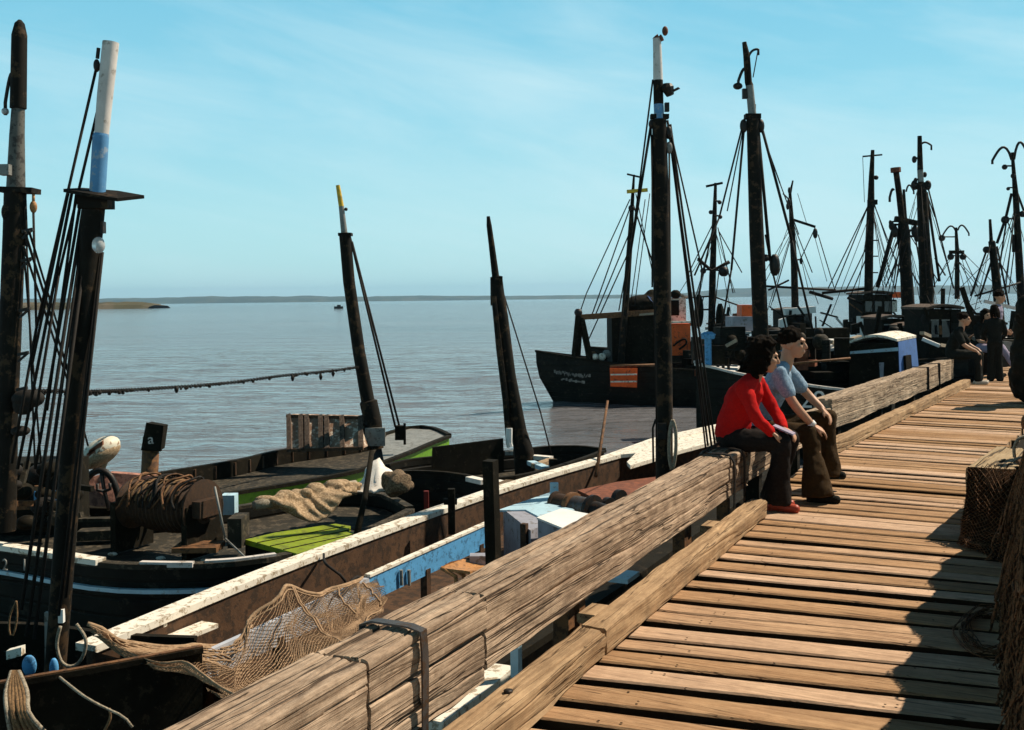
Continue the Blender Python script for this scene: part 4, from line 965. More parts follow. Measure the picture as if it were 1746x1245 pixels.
# ---------- the crowd of trawlers beyond : one boat per mast ----------
def far_boat(label, x, Y, L, W, head, mbands, mmats, cab=None, cabmat='tar', roof=None, lines=(), arms=(), rail='tar', zz=(-.05, -.35, -.25), gear=10, wins=(), hm='black', cross=(), caps=None, lr=.02):
    c = U(x, 600, Y)
    rt = root('trawler', V((c.x, Y, ZW)), label, 'trawler', 'boats moored along the pier')
    p_, s_ = rails(c.x, Y, L, W, head, *zz); hull(rt, p_, s_, .3, 16, hm, 'darkdeck', rail, .1, .06)
    mast(rt, [up(a, b_, r_, Y) for a, b_, r_ in mbands], mmats, 10)
    MASTPX[rt.name] = mbands
    if cab:
        x0, y0, x1, y1 = cab; wd_ = (x1 - x0)/3.0; hh_ = (y1 - y0)
        ws = [(x0 + wd_*(k + .14), y0 + hh_*.16, x0 + wd_*(k + .86), y0 + hh_*.42) for k in range(3)]
        cabin(rt, *cab, Y - .2, 1.5, cabmat, 'wheelhouse', roof=roof or 'grimywood', wins=ws)
        for (u0, v0, u1, v1) in ws:
            A = U(u0, v0, Y - .23); B = U(u1, v1, Y - .23)
            M().beam(V((A.x, A.y, A.z)), V((B.x, A.y, A.z)), .03, .03).build('window_sill', 'grey', rt)
    px_lines(rt, Y, lines, lr, name='stay')
    for a in arms: curved_arm(rt, a[0], a[1], a[2], a[3], Y, a[4], a[5] if len(a) > 5 else .035)
    for a in cross: M().beam(U(a[0], a[1], Y), U(a[2], a[3], Y), a[4], a[4]).build('crosstree', 'tarmast', rt)
    tx_, ty_ = mbands[len(mbands)//2][:2]
    for k in range(7):
        x1 = tx_ + rnd.choice((-1, 1))*rnd.uniform(8, 75); y0 = ty_ + rnd.uniform(-10, 25)
        line(rt, 'stay', U(tx_, y0, Y), U(x1, rnd.uniform(485, 545), Y + rnd.uniform(-1, 1)), .010*Y/30)
    for k in range(gear + 8):
        g = c + V((rnd.uniform(-L*.45, L*.45), rnd.uniform(-W*.35, W*.35), 0)); g.z = rnd.uniform(zz[1] - .1, zz[1] + 1.3); h = rnd.uniform(.08, .3)
        if k % 2: M().beam(g, g + V((rnd.uniform(-.9, .9), 0, rnd.uniform(-.3, .7))), rnd.uniform(.03, .08), rnd.uniform(.03, .08)).build('spar', rnd.choice(['tar', 'tar', 'pole', 'rope', 'mastwhite']), rt)
        else: M().box(g, rnd.uniform(.08, .35), .2, h, V((1, rnd.uniform(-.6, .6), rnd.uniform(-.3, .3)))).build('deck_gear', rnd.choice(['tar', 'black', 'tar', 'rope', 'tar', 'tar', 'rust', 'darkdeck', 'grey', 'mastwhite']), rt)
    for k in range(gear):
        g = c + V((rnd.uniform(-L*.4, L*.4)*abs(math.cos(head)) + rnd.uniform(-.8, .8), rnd.uniform(-W*.35, W*.35), 0)); g.z = rnd.uniform(zz[1] - .2, zz[1] + .9)
        h = rnd.uniform(.15, .6)
        if k % 3 == 0: M().ball(g, (h*.5, h*.5, h*.4), 6).build('deck_gear', rnd.choice(['tar', 'rope', 'darkdeck', 'black', 'tar', 'grey']), rt, True)
        elif k % 3 == 1: M().box(g, rnd.uniform(.2, .7), .3, h, V((1, rnd.uniform(-.6, .6), 0))).build('deck_gear', rnd.choice(['tar', 'tar', 'black', 'darkdeck', 'tar']), rt)
        else: M().beam(g - Z*.4, g + V((rnd.uniform(-.4, .4), 0, rnd.uniform(.3, .9))), .09, .09).build('gallows_post', 'tar', rt)
    return rt
tm = 'tarmast'
b1 = far_boat('trawler with a thin mast and two hanging round lamps, between the two tallest masts', 1215, 36, 9, 3, R(185), [(1213, 575, .13), (1215, 470, .12), (1218, 380, .09), (1220, 312, .05)], [tm]*3, cab=(1222, 555, 1275, 600),
    lines=[(1214, 385, 1172, 470), (1226, 395, 1265, 465), (1217, 385, 1190, 505), (1224, 388, 1250, 500), (1212, 505, 1120, 512, .03), (1214, 505, 1262, 522, .03), (1200, 505, 1187, 560, .02), (1226, 460, 1215, 560)], cross=[(1204, 318, 1232, 312, .08), (1190, 442, 1214, 462, .1), (1214, 462, 1244, 447, .1)], gear=12)
for x, y, r_ in ((1199, 462, .14), (1234, 463, .24), (1227, 345, .1), (1212, 362, .1), (1228, 370, .1)): knob(b1, x, y, 35.9, r_)
for x, y in ((1192, 530), (1228, 545)): knob(b1, x, y, 35.9, .3, 'block', 'tar', (.7, .7, 2.6))
b2 = far_boat('trawler whose mast carries an arm with hanging block, right of the tall leaning mast', 1352, 40, 9, 3, R(5), [(1357, 575, .16), (1354, 450, .13), (1350, 380, .1), (1347, 330, .06), (1352, 308, .03)], [tm]*4, cab=(1335, 530, 1385, 575), cabmat='tar',
    lines=[(1390, 388, 1366, 440), (1395, 400, 1422, 490), (1352, 380, 1385, 465), (1388, 400, 1410, 480, .012), (1350, 345, 1335, 330, .03), (1346, 380, 1325, 440, .012), (1300, 488, 1425, 495, .05), (1310, 495, 1345, 478, .04), (1380, 498, 1420, 510, .07), (1360, 330, 1375, 380, .012)], cross=[(1350, 374, 1390, 387, .09)], gear=14)
for x, y, r_ in ((1390, 398, .18), (1345, 345, .13), (1343, 352, .12), (1346, 325, .12), (1366, 445, .12)): knob(b2, x, y, 39.9, r_, sc_=(.7, .7, 1.5))
M().beam(U(1336, 532, 39.5), U(1388, 528, 39.5), .5, .25).build('life_raft', 'cleanwhite', b2)
M().prism([U(1330, 545, 30), U(1340, 542, 30), U(1344, 562, 30), U(1330, 558, 30)], (0, .2, 0)).build('pale_box', 'cleanwhite', b2)
b3 = far_boat('trawler with a slim mast, tee aerial and rungs, dark square wheelhouse below it', 1490, 34, 8, 3, R(12), [(1480, 560, .15), (1482, 420, .14), (1485, 345, .12), (1486, 300, .09), (1488, 256, .06)], [tm]*4, cab=(1473, 502, 1522, 572), rail='tar',
    lines=[(1482, 347, 1412, 492), (1480, 352, 1422, 495), (1478, 420, 1440, 500), (1479, 435, 1450, 505), (1491, 350, 1537, 470), (1490, 345, 1515, 420, .014), (1471, 268, 1474, 345, .01), (1402, 500, 1480, 492, .05), (1445, 508, 1475, 520, .05)], cross=[(1471, 267, 1504, 264, .05), (1480, 345, 1495, 345, .16)], gear=12)
for y in (410, 437, 465): M().beam(U(1488, y, 34), U(1497, y, 34), .04, .04).build('mast_step', 'darkiron', b3)
knob(b3, 1494, 303, 34, .1)
for x, y in ((1490, 545), (1514, 544)): M().ball(U(x, y, 33.3), (.14, .1, .08), 6).build('lamp', 'cleanwhite', b3, True)
M().box(U(1470, 560, 33.5), .3, .2, .8).build('vent_pipe', 'cleanwhite', b3)
cabin(b3, 1516, 512, 1530, 532, 35, .5, 'white', 'locker'); cabin(b3, 1522, 498, 1540, 508, 35.2, .4, 'orange', 'life_float')
b4 = far_boat('trawler with a thick leaning mast capped in brown, derricks beside it', 1545, 28, 7, 3, R(20), [(1552, 590, .2), (1546, 480, .17), (1539, 385, .13), (1538, 375, .09), (1533, 330, .085), (1528, 294, .08)], [tm]*5, cab=(1505, 545, 1560, 600),
    lines=[(1526, 382, 1496, 490, .06), (1529, 390, 1541, 480, .035), (1538, 420, 1510, 490, .02), (1524, 395, 1500, 470, .02), (1560, 400, 1570, 460, .02), (1535, 430, 1575, 500, .02)], cross=[(1526, 373, 1564, 381, .14)], arms=[(1524, 325, 1517, 337, .1)], gear=10)
M().tube([U(1527.5, 294, 28), U(1527, 286, 28)], .14, 10).build('mast_cap', 'rust', b4)
for x, y, r_ in ((1525, 395, .16), (1520, 385, .12), (1560, 395, .16), (1563, 405, .12), (1518, 380, .07)): knob(b4, x, y, 28, r_, sc_=(.8, .8, 1.4))
b4b = far_boat('trawler with a thin mast half hidden by the thick brown-capped mast', 1548, 40, 6, 2.6, R(20), [(1552, 560, .12), (1547, 400, .12), (1543, 370, .08), (1541, 323, .05)], [tm]*3, arms=[(1545, 327, 1558, 326, .25)], lines=[(1548, 395, 1600, 480), (1546, 395, 1520, 470), (1560, 345, 1553, 375, .012)], gear=5)
b5 = far_boat('trawler with the thickest far mast, lamp arm at its head and wide dark collar', 1580, 26, 7, 3, R(25), [(1583, 600, .19), (1579, 480, .17), (1572, 330, .13), (1570, 310, .075), (1569, 290, .075), (1568, 232, .055)], [tm]*3 + ['grey', tm], cab=(1560, 560, 1600, 600),
    lines=[(1583, 322, 1626, 492, .02), (1580, 328, 1602, 480, .035), (1577, 420, 1592, 500, .03), (1583, 400, 1594, 490, .02), (1582, 335, 1594, 370, .015), (1594, 440, 1612, 470, .02)], cross=[(1558, 318, 1583, 316, .16)], arms=[(1572, 245, 1588, 248, .05, .025)], gear=12)
for x, y, r_ in ((1559, 272, .1), (1561, 308, .08), (1577, 298, .08), (1559, 316, .14), (1582, 316, .14)): knob(b5, x, y, 26, r_, sc_=(.8, .8, 1.2))
b6 = far_boat('distant trawler whose thin mast ends in two drooping curved arms', 1632, 48, 7, 3, R(10), [(1632, 510, .12), (1632, 430, .1), (1630, 388, .06)], [tm]*2,
    lines=[(1620, 437, 1590, 492), (1643, 437, 1668, 490), (1622, 440, 1600, 475, .014), (1640, 440, 1655, 500, .014)], cross=[(1619, 430, 1643, 430, .16)], arms=[(1629, 393, 1607, 402, .3, .04), (1633, 393, 1652, 398, .3, .04)], gear=4)
knob(b6, 1606, 406, 48, .2, 'lamp')
knob(b6, 1621, 438, 48, .2); knob(b6, 1642, 438, 48, .2)
b7 = far_boat('trawler with a short stout leaning mast at the right, stays spread to both sides', 1698, 31, 6, 2.6, R(25), [(1706, 560, .14), (1699, 480, .13), (1691, 412, .1), (1690, 410, .055), (1688, 374, .04)], [tm]*4,
    lines=[(1683, 425, 1655, 505, .03), (1692, 440, 1670, 510, .03), (1700, 420, 1720, 520, .03), (1697, 415, 1705, 470, .015), (1662, 505, 1740, 482, .03)], gear=10)
knob(b7, 1682, 426, 31, .14)
b8 = far_boat('trawler at the right edge, tall mast with wide curved arms at its top', 1738, 35, 6, 2.6, R(25), [(1745, 560, .14), (1739, 470, .13), (1732, 335, .1), (1729, 300, .07), (1726, 260, .05)], [tm]*4,
    lines=[(1725, 330, 1715, 372, .05), (1715, 372, 1700, 415, .05), (1716, 378, 1702, 470, .03), (1717, 375, 1730, 410, .02), (1735, 330, 1746, 360, .04), (1728, 400, 1728, 430, .05), (1730, 420, 1720, 500, .02)], arms=[(1725, 273, 1692, 274, .45, .045), (1729, 272, 1752, 262, .5, .045)], gear=8)
for x, y, r_ in ((1713, 285, .12), (1728, 300, .12), (1719, 322, .08), (1714, 375, .18), (1744, 365, .15)): knob(b8, x, y, 35, r_)
b9 = far_boat('dark trawler with high black bow just behind the end of the far rail', 1610, 24, 6, 2.8, R(28), [(1602, 600, .05), (1607, 545, .05), (1608, 492, .05)], [tm]*2, zz=(.55, .25, .2), gear=14, cab=(1585, 528, 1640, 640), rail='tar')
# ------------------------------------------------------------------ loose things on and around the boats
# piling with letter board
pp = root('mooring_pile', G(252, 900, ZW), 'dark round mooring pile in the water carrying a small board with the letter a', 'mooring pile')
Yp = 15.0
c0 = U(254, 830, Yp); c1 = U(258, 745, Yp)
M().tube([c0 - Z*1.6, c0, c1], [.14, .125, .12], 12).build('pile', 'pile', pp, True)
q = [U(240, 768, Yp - .15), U(274, 770, Yp - .15), U(279, 726, Yp - .15), U(249, 721, Yp - .15)]; bd = M().prism(q, (0, .05, 0)).build('letter_board', 'tar', pp)
M().prism([U(243, 765, Yp - .1), U(272, 768, Yp - .1), U(278, 727, Yp - .1), U(250, 722, Yp - .1)], (0, .22, 0)).build('pile_cap', 'tar', pp)
text(bd, 'letter', 'a', .21, U(252, 757, Yp - .16), V((1, 0, .02)), Z, 'mastwhite', .006)
# chain from mast to mast
def chain(pts, r, name, label):
    L = lerpl(pts, 220); m_ = M()
    for i in range(len(L) - 1):
        c = (L[i] + L[i+1])/2; t = (L[i+1] - L[i]).normalized(); up_ = Z if i % 2 else t.cross(Z).normalized()
        s_ = t.cross(up_).normalized(); a = (L[i+1] - L[i]).length*.75; ring = []
        m_.tube([c + t*(a*math.cos(2*math.pi*k/8)) + s_*(r*1.5*math.sin(2*math.pi*k/8)) for k in range(9)], r*.6, 5)
    for i in range(60):
        c = rnd.choice(L); m_.ball(c - Z*rnd.uniform(0, .03), rnd.uniform(.012, .028), 6)
    o_ = m_.build(name, 'rope'); return tag(o_, label, 'chain')
CH = chain([U(60, 667, 9.9), U(155, 668, 11), U(240, 664, 12.4), U(380, 654, 14.2), U(480, 641, 15.4), U(560, 633, 16.4), U(612, 626, 17.1)], .013, 'weedy_chain', 'dark weed-hung chain stretched over the water between two leaning masts')
for x, y in ((546, 640), (567, 634), (498, 642), (300, 662)):
    M().tube([U(x, y - 4, 11 + 6.1*(x - 160)/450), U(x + 1, y + 3, 11 + 6.1*(x - 160)/450), U(x + 1, y + 8, 11 + 6.1*(x - 160)/450)], [.012, .03, .012], 6).build('weed_strand', 'rope', CH, True)
# flaking fish crate on D
cr = root('fish_crate', U(555, 768, 17.0), 'flaking white and brown slatted fish crate standing on edge beside the leaning mast', 'crate')
ca, cb, cc_, cd = U(490, 768, 17.0), U(620, 764, 16.7), U(619, 712, 17.3), U(489, 709, 17.6)
M().hexa([ca, cb, cb + V((.05, .3, 0)), ca + V((.05, .3, 0)), cd, cc_, cc_ + V((.05, .3, 0)), cd + V((.05, .3, 0))]).build('side_board', 'crate', cr)
for f in (.03, .19, .27, .45, .53, .73, .97):
    p = ca.lerp(cb, f); q = cd.lerp(cc_, f); M().beam(p + V((0, -.02, .01)), q + V((0, -.02, .02)), .075, .05, up=V((0, 1, 0))).build('batten', 'grimywood', cr)
for v in (0, 1):
    p = ca.lerp(cd, v); q = cb.lerp(cc_, v); M().beam(p + V((0, -.03, 0)), q + V((0, -.03, 0)), .04, .05, up=Z).build('rim', 'browndeck', cr)
# white rusty buoy above hoop
by = root('buoy', U(170, 790, 12.4), 'big rust-stained white buoy lying above the dark iron hoop', 'buoy')
Yb = 12.4; A_ = (V((.83, 0, .55)), V((0, 1, 0)), V((-.55, 0, .83)))
mm = M(); mm.ball(U(171, 770, Yb), (.26, .22, .15), 14, A_); mm.build('float_body', 'buoy', by, True)
mm = M(); mm.ball(U(173, 776, Yb), (.25, .225, .12), 14, A_); mm.tube([U(180, 780, Yb), U(172, 800, Yb)], .05, 8); mm.build('rim_band', 'cloth', by, True)
mm = M(); mm.box(U(164, 763, Yb - .2), .2, .04, .05, V((.8, 0, .55))); mm.box(U(156, 772, Yb - .2), .12, .04, .05, V((.8, 0, .55))); mm.build('bracket', 'rust', by)
hp = root('iron_hoop', U(172, 880, 12.2), 'dark iron hoop and stand holding up the white buoy', 'hoop')
pts = [U(136, 868, 12.2), U(140, 835, 12.2), U(152, 812, 12.2), U(170, 802, 12.2), U(188, 812, 12.2), U(200, 840, 12.2), U(207, 876, 12.2)]
M().tube(lerpl(pts, 22), .04, 8).build('hoop', 'darkiron', hp, True)
mm = M(); mm.tube([U(172, 800, 12.2), U(178, 838, 12.15), U(186, 870, 12.1)], .025, 6); mm.tube([U(178, 838, 12.1), U(166, 836, 12.1), U(166, 825, 12.1)], .02, 6); mm.tube([U(178, 838, 12.1), U(188, 834, 12.1), U(187, 824, 12.1)], .02, 6); mm.build('stand', 'darkiron', hp, True)
pk = M().prism([U(142, 818, 12.5), U(185, 806, 12.6), U(262, 812, 12.7), U(236, 838, 12.6), U(222, 842, 12.6), U(236, 876, 12.5), U(205, 877, 12.5), U(205, 868, 12.5), U(150, 862, 12.5)], (0, .12, 0)).build('planked_panel', 'pink'); tag(pk, 'faded pink planked panel behind the iron hoop', 'panel')
pk2 = M().prism([U(148, 866, 12.3), U(205, 868, 12.3), U(205, 880, 12.3), U(156, 885, 12.3)], (0, .1, 0)).build('planked_panel', 'tar'); tag(pk2, 'low dark board under the faded pink panel', 'panel')
for p0, p1 in (((204, 868), (220, 842)), ((218, 845), (234, 876))):
    o_ = M().beam(U(*p0, 12.2), U(*p1, 12.2), .04, .04).build('iron_brace', 'darkiron'); tag(o_, 'thin dark brace across the pink panel, leaning ' + ('right' if p0[0] < 210 else 'left'), 'brace')
# tan netting bundled over a spar
nb = root('folded_net', U(560, 880, 10.9), 'tan net bundled over a pale spar and sagging in folds on the black boat', 'folded net')
sa, sb = U(434, 862, 10.6), U(606, 826, 11.6)
M().tube([sa, sa.lerp(sb, .12), sb], [.05, .06, .05], 10).build('spar', 'palerope', nb, True)
mm = M()
for k in range(60):
    f = rnd.random(); p = sa.lerp(sb, .12 + f*.9); mm.ball(p + V((rnd.uniform(-.05, .05), rnd.uniform(-.08, .05), rnd.uniform(-.06, .06))), (rnd.uniform(.07, .16), .06, rnd.uniform(.03, .07)), 6)
for k in range(46):
    f = k/45; x0 = 475 + f*95; x1 = 505 + f*90
    dep = 40*math.sin(math.pi*min(1, f*1.15))**.8*(1 - .25*f) + 8
    a = U(x0 - 12, 852 - f*16, 10.75 + f*.5); e = U(x1 + 8*(f - .5), 852 - f*16 + dep, 10.65 + f*.4); mid = a.lerp(e, .5) + V((-.03 + .05*math.sin(k*.9), -.05 - .05*math.sin(k*1.1), .0))
    mm.tube(lerpl([a, mid, e], 6), [.03, .032, .03, .028, .026, .02], 6)
organic(mm.build('netting', 'cloth', nb, True), .016, 2)
# white canvas heap + brown sacking
wc = root('canvas_heap', U(655, 840, 11.8), 'crumpled white canvas peaked over the boat rail below the leaning mast', 'canvas')
mm = M()
pk_ = U(640, 788, 11.9)
gx = 14; rows = []
for i in range(gx + 1):
    u = i/gx; r_ = []
    for j in range(9):
        v = j/8
        top_ = U(606 + 92*u, 832 - 44*math.exp(-((u - .36)/.24)**2) - 20*u*0 - 20*math.exp(-((u - .66)/.28)**2), 12.0)
        bt_ = U(606 + 96*u, 838 + (-14 if u > .5 else 0)*u, 11.5)
        p = top_.lerp(bt_, v); p.z -= .05*math.sin(math.pi*v)*(1 - .5*u); p += V((.02*math.sin(u*21 + v*4), -.07*math.sin(math.pi*v) + .03*math.sin(u*17 + v*5), .012*math.sin(u*30)))
        r_.append(p)
    rows.append(r_)
mm.loft(rows, caps=False, closed=False); o_ = mm.build('canvas', 'canvas', wc, True); sm_ = o_.modifiers.new('thick', 'SOLIDIFY'); sm_.thickness = .012
mm = M()
for k in range(26): mm.ball(U(rnd.gauss(680, 9), rnd.gauss(822, 8), 11.4 + rnd.uniform(-.1, .1)), rnd.uniform(.05, .1), 6)
sk = organic(mm.build('sack', 'sacking', None, True), .022, 2); tag(sk, 'fuzzy brown sack hanging at the right end of the white canvas', 'sack')
tz = M().prism([U(605, 838, 11.7), U(613, 800, 11.7), U(625, 800, 11.7), U(640, 815, 11.7), U(700, 826, 11.7), U(690, 838, 11.7)], (0, .05, 0))
# poles, posts
o_ = M().tube([U(634, 770, 10.9), U(622, 850, 10.5), U(606, 922, 10.1)], [.028, .03, .034], 8).build('wooden_pole', 'tar', None, True); tag(o_, 'dark pole leaning across the white canvas down to the green hatch', 'pole')
o_ = M().tube([U(1036, 684, 15.0), U(1027, 742, 14.4), U(1016, 812, 13.7)], [.018, .022, .026], 8).build('wooden_pole', 'pole', None, True); tag(o_, 'thin brown pole standing at the white gunwale below the orange board', 'pole')
pb = root('mooring_post', T(842, 950, -3.1), 'dark upright post standing before the end of the blue board', 'post')
q0, q1 = T(845, 960, -3.1), T(836, 785, -3.1)
M().beam(q0 - Z*.7, q1, .075, .08, up=d1).build('post', 'tar', pb)
# basket with orange ribs under the board
bk = root('fish_basket', T(778, 972, -3.8), 'small orange-brown basket tucked below the blue board', 'basket')
ba = [T(x, y, -3.8) for x, y in ((750, 968), (765, 985), (775, 990), (800, 980), (804, 960), (790, 953), (768, 958))]
M().prism(ba[:1] + [ba[6], ba[5], ba[4]] + [ba[4] + n1*.25, ba[0] + n1*.25], (0, 0, -.02)).build('basket_lid', 'brass', bk)
for k in range(5):
    f = k/4; p = ba[0].lerp(ba[4], f) + n1*.01; M().tube([p, p + n1*.12 - Z*.05, p + n1*.13 - Z*.2], .016, 6).build('rib', 'brass', bk, True)
M().tube([ba[0] + n1*.13 - Z*.2, ba[4] + n1*.13 - Z*.2], .014, 6).build('rim', 'brass', bk)
M().box(T(815, 957, -3.7), .12, .1, .1).build('handle_block', 'lilac', bk)
# foreground net over the board
topn = [(140, 1062, -4.75), (160, 1068, -4.7), (195, 1090, -4.6), (250, 1098, -4.5), (320, 1100, -4.42), (380, 1095, -4.38), (430, 1050, -4.36), (470, 1005, -4.36), (487, 999, -4.36), (520, 1010, -4.34), (560, 1004, -4.34), (600, 988, -4.36), (632, 980, -4.36)]
botn = [(148, 1078, -4.7), (170, 1085, -4.6), (215, 1112, -4.45), (262, 1128, -4.2), (310, 1128, -4.0), (360, 1165, -3.6), (410, 1185, -3.3), (470, 1160, -3.25), (520, 1130, -3.3), (560, 1110, -3.4), (590, 1090, -3.5), (612, 1062, -3.8), (640, 1035, -4.1)]
NU, NV = 150, 52
tn = lerpl([T(*p) for p in topn], NU); bn = lerpl([T(*p) for p in botn], NU)
grid = {}
for i in range(NU):
    u = i/(NU-1)
    for j in range(NV):
        v = j/(NV-1); p = tn[i].lerp(bn[i], v)
        fold = .035*math.sin(u*38 + v*3) + .05*noise.noise((u*14, v*2.2, 1)) + .02*noise.noise((u*50, v*6, 4))
        amp_ = .35 + .65*math.sin(math.pi*min(1, v + .15))
        p = p + n1*(fold*amp_ + .03) + Z*(.04*noise.noise((u*9, v*4, 8))*amp_ - .10*math.sin(math.pi*v)*math.sin(math.pi*u))
        grid[i, j] = p
fn_ = root('fishing_net', T(480, 1100, -3.9), 'tan fishing net draped over the grey-blue board in front of the long rail timber', 'fishing net')
mm = M(); vid = {}
for (i, j), p in grid.items():
    if (i + j) % 2 == 0: vid[i, j] = len(mm.v); mm.v.append(p)
for (i, j) in list(vid):
    q = [(i, j), (i+1, j+1), (i, j+2), (i-1, j+1)]
    if all(x in vid for x in q): mm.f.append(tuple(vid[x] for x in q)); mm.m.append(0)
m3 = M(); vid3 = {}
for (i, j), p in grid.items():
    if (i + j) % 2 == 1: vid3[i, j] = len(m3.v); m3.v.append(p + n1*(.03 + .05*noise.noise((i*.09, j*.09, 3))) - Z*(.02 + .03*noise.noise((i*.06, j*.1, 7))))
for (i, j) in list(vid3):
    q = [(i, j), (i+1, j+1), (i, j+2), (i-1, j+1)]
    if j > 10 and all(x in vid3 for x in q): m3.f.append(tuple(vid3[x] for x in q)); m3.m.append(0)
n3 = m3.build('mesh_panel', 'net', fn_); wf = n3.modifiers.new('wire', 'WIREFRAME'); wf.thickness = .0046; wf.use_even_offset = False; wf.use_replace = True
no = mm.build('mesh_panel', 'net', fn_); wf = no.modifiers.new('wire', 'WIREFRAME'); wf.thickness = .0046; wf.use_even_offset = False; wf.use_replace = True
for k, (jj, a, b_) in enumerate(((0, 0, NU), (2, 4, NU-4), (4, 10, 70), (6, 0, 60), (9, 6, 50), (NV-1, 20, NU))):
    M().tube([grid[i, min(NV-1, jj)] + n1*.012 for i in range(a, b_, 2)], .006 if k else .014, 6).build('head_rope', 'net', fn_, True)
for i0, j1 in ((92, 44), (93, 40), (120, 30), (140, 44)):
    M().tube([grid[min(NU-1, i0 + (j//9)), j] + n1*.014 for j in range(0, j1, 2)], .007, 6).build('side_rope', 'net', fn_, True)
mm = M()
for k in range(40):
    i = int(rnd.uniform(0, 30)); j = int(rnd.uniform(0, 16)); pts = []
    for s_ in range(14):
        pts.append(grid[min(NU-1, i + s_*2), max(0, min(NV-1, j + int(3*math.sin(s_*.5 + k))))] + n1*rnd.uniform(.005, .03))
    mm.tube(lerpl(pts, 24), .006, 5)
mm.build('bunched_twine', 'net', fn_, True)
mm = M(); rows = []
for i in range(0, 60, 2):
    rows.append([grid[i + 42, NV - 1 - j] + V((0, 0, -.05 + .02*rnd.random())) for j in range(0, 22, 3)])
mm.loft(rows, caps=False, closed=False); mm.build('net_bundle', 'sacking', fn_, True)
# ------------------------------------------------------------------ right side : end of the right rail, nets
rt = root('rail_beam', ST(8, -.3, 0), 'rail timber end at the right edge of the deck half covered by brown net', 'rail timber')
ra = G(1646, 797, ZT); rb_ = G(1697, 762, ZT); rdx = (rb_ - ra); rdx.z = 0; rdx.normalize(); rs = V((rdx.y, -rdx.x, 0))
timber(ra + rs*.15, ra + rs*.15 + rdx*1.15, .30, .42, 21.3, 60, amp=.7).build('timber', wood('right_oak', math.atan2(rdx.y, rdx.x), (.33, .23, .13), (.55, .42, .25), (.03, .022, .014), 18, 1.3, .9, crack=.02, dist=.02), rt, True, angle=50)
# dark slab added to paint the shaded drop beyond the deck's right edge
ld = root('shaded_drop_slab', ST(13, 1.2, -.6), 'dark slab standing in for the shaded drop beside the right edge of the deck', 'dark slab')
M().box(ST(12.2, 1.72, -.36), 8.4, 4.0, .3, d1).build('platform', 'tar', ld)
M().box(ST(9.6, -.05, -.35), 1.5, .3, .8, d1).build('dark_block', 'tar', ld)
# dark net-draped post right of the deck edge
def net_pile(name, label, balls, voxel, mat, strands=0, sr=.008, seed=1, spread=None):
    o_ = root(name, balls[0][0], label, 'net pile')
    m_ = M()
    for c, r_ in balls: m_.ball(c, r_, 8)
    k = organic(m_.build('net_heap', mat, o_, True), voxel, 2)
    tx = bpy.data.textures.new(name + '_lumps', 'CLOUDS'); tx.noise_scale = .09; tx.noise_depth = 3
    dm = k.modifiers.new('lumps', 'DISPLACE'); dm.texture = tx; dm.strength = .09; dm.mid_level = .55; dm.texture_coords = 'LOCAL'
    rr = random.Random(seed)
    if strands:
        m_ = M()
        for q in range(strands):
            c, r_ = rr.choice(balls); r_ = r_ if isinstance(r_, (int, float)) else max(r_)
            ph = rr.uniform(0, 6.28); pts = []
            for s_ in range(12):
                an = ph + s_*.16; el = R(75 - s_*13) + rr.uniform(-.08, .08)
                rad = r_*1.04
                pts.append(c + V((rad*math.cos(an)*math.cos(el), rad*math.sin(an)*math.cos(el), rad*math.sin(el))))
            m_.tube(lerpl(pts, 26), sr, 5)
        m_.build('twine', 'brownnet', o_, True)
    return o_
def sheet(nu, nv, fn):
    g = {}
    for i in range(nu):
        for j in range(nv): g[i, j] = fn(i/(nu-1), j/(nv-1))
    return g
def wire_net(g, nu, nv, name, mat, parent, th):
    m_ = M(); vid = {}
    for (i, j), p in g.items():
        if (i + j) % 2 == 0: vid[i, j] = len(m_.v); m_.v.append(p)
    for (i, j) in list(vid):
        q = [(i, j), (i+1, j+1), (i, j+2), (i-1, j+1)]
        if all(x in vid for x in q): m_.f.append(tuple(vid[x] for x in q)); m_.m.append(0)
    o_ = m_.build(name, mat, parent); w_ = o_.modifiers.new('wire', 'WIREFRAME'); w_.thickness = th; w_.use_even_offset = False
    return o_
def heapfn(off, seed):
    def fn(u, v):
        s_ = 8.15 - u*5.4
        base_t = -.15 + .10*u + .07*noise.noise((u*9, seed, 0)) - off
        top_t = .14 + .05*noise.noise((u*5, seed, 4)) - off*.5
        zt = 1.12 + .16*noise.noise((u*4, 2, 2)) + .14*noise.noise((u*13, seed, 2)) - .45*max(0, .12 - u)/.12
        if v > .45:
            k = (v - .45)/.55
            fold = .055*noise.noise((u*26 + .6*k, k*1.2, seed)) + .03*noise.noise((u*60, k*2, seed))
            t = top_t + (base_t - top_t)*(k**.75) - fold*(.3 + k); z = zt*(1 - k)**1.15 + .012
        else:
            k = v/.45; t = 1.0 + (top_t - 1.0)*k; z = zt*(.82 + .18*k) + .06*noise.noise((u*16, k*4, seed))
        return ST(s_, t, z)
    return fn
nh = root('net_heap', ST(5.5, .4, 0), 'long heap of brown fishing net along the right edge of the deck', 'net heap')
g = sheet(190, 40, heapfn(0, 1)); m_ = M(); rows = [[g[i, j] for j in range(40)] for i in range(190)]
m_.loft(rows, caps=False, closed=False); m_.build('net_core', 'shadenet', nh, True)  # solid backing coloured as the shadow within the heap
NU2, NV2 = 260, 70
wire_net(sheet(NU2, NV2, heapfn(.02, 1)), NU2, NV2, 'net_layer', 'brownnet', nh, .0075)
g2 = sheet(NU2, NV2, heapfn(.05, 1.35)); m_ = M()
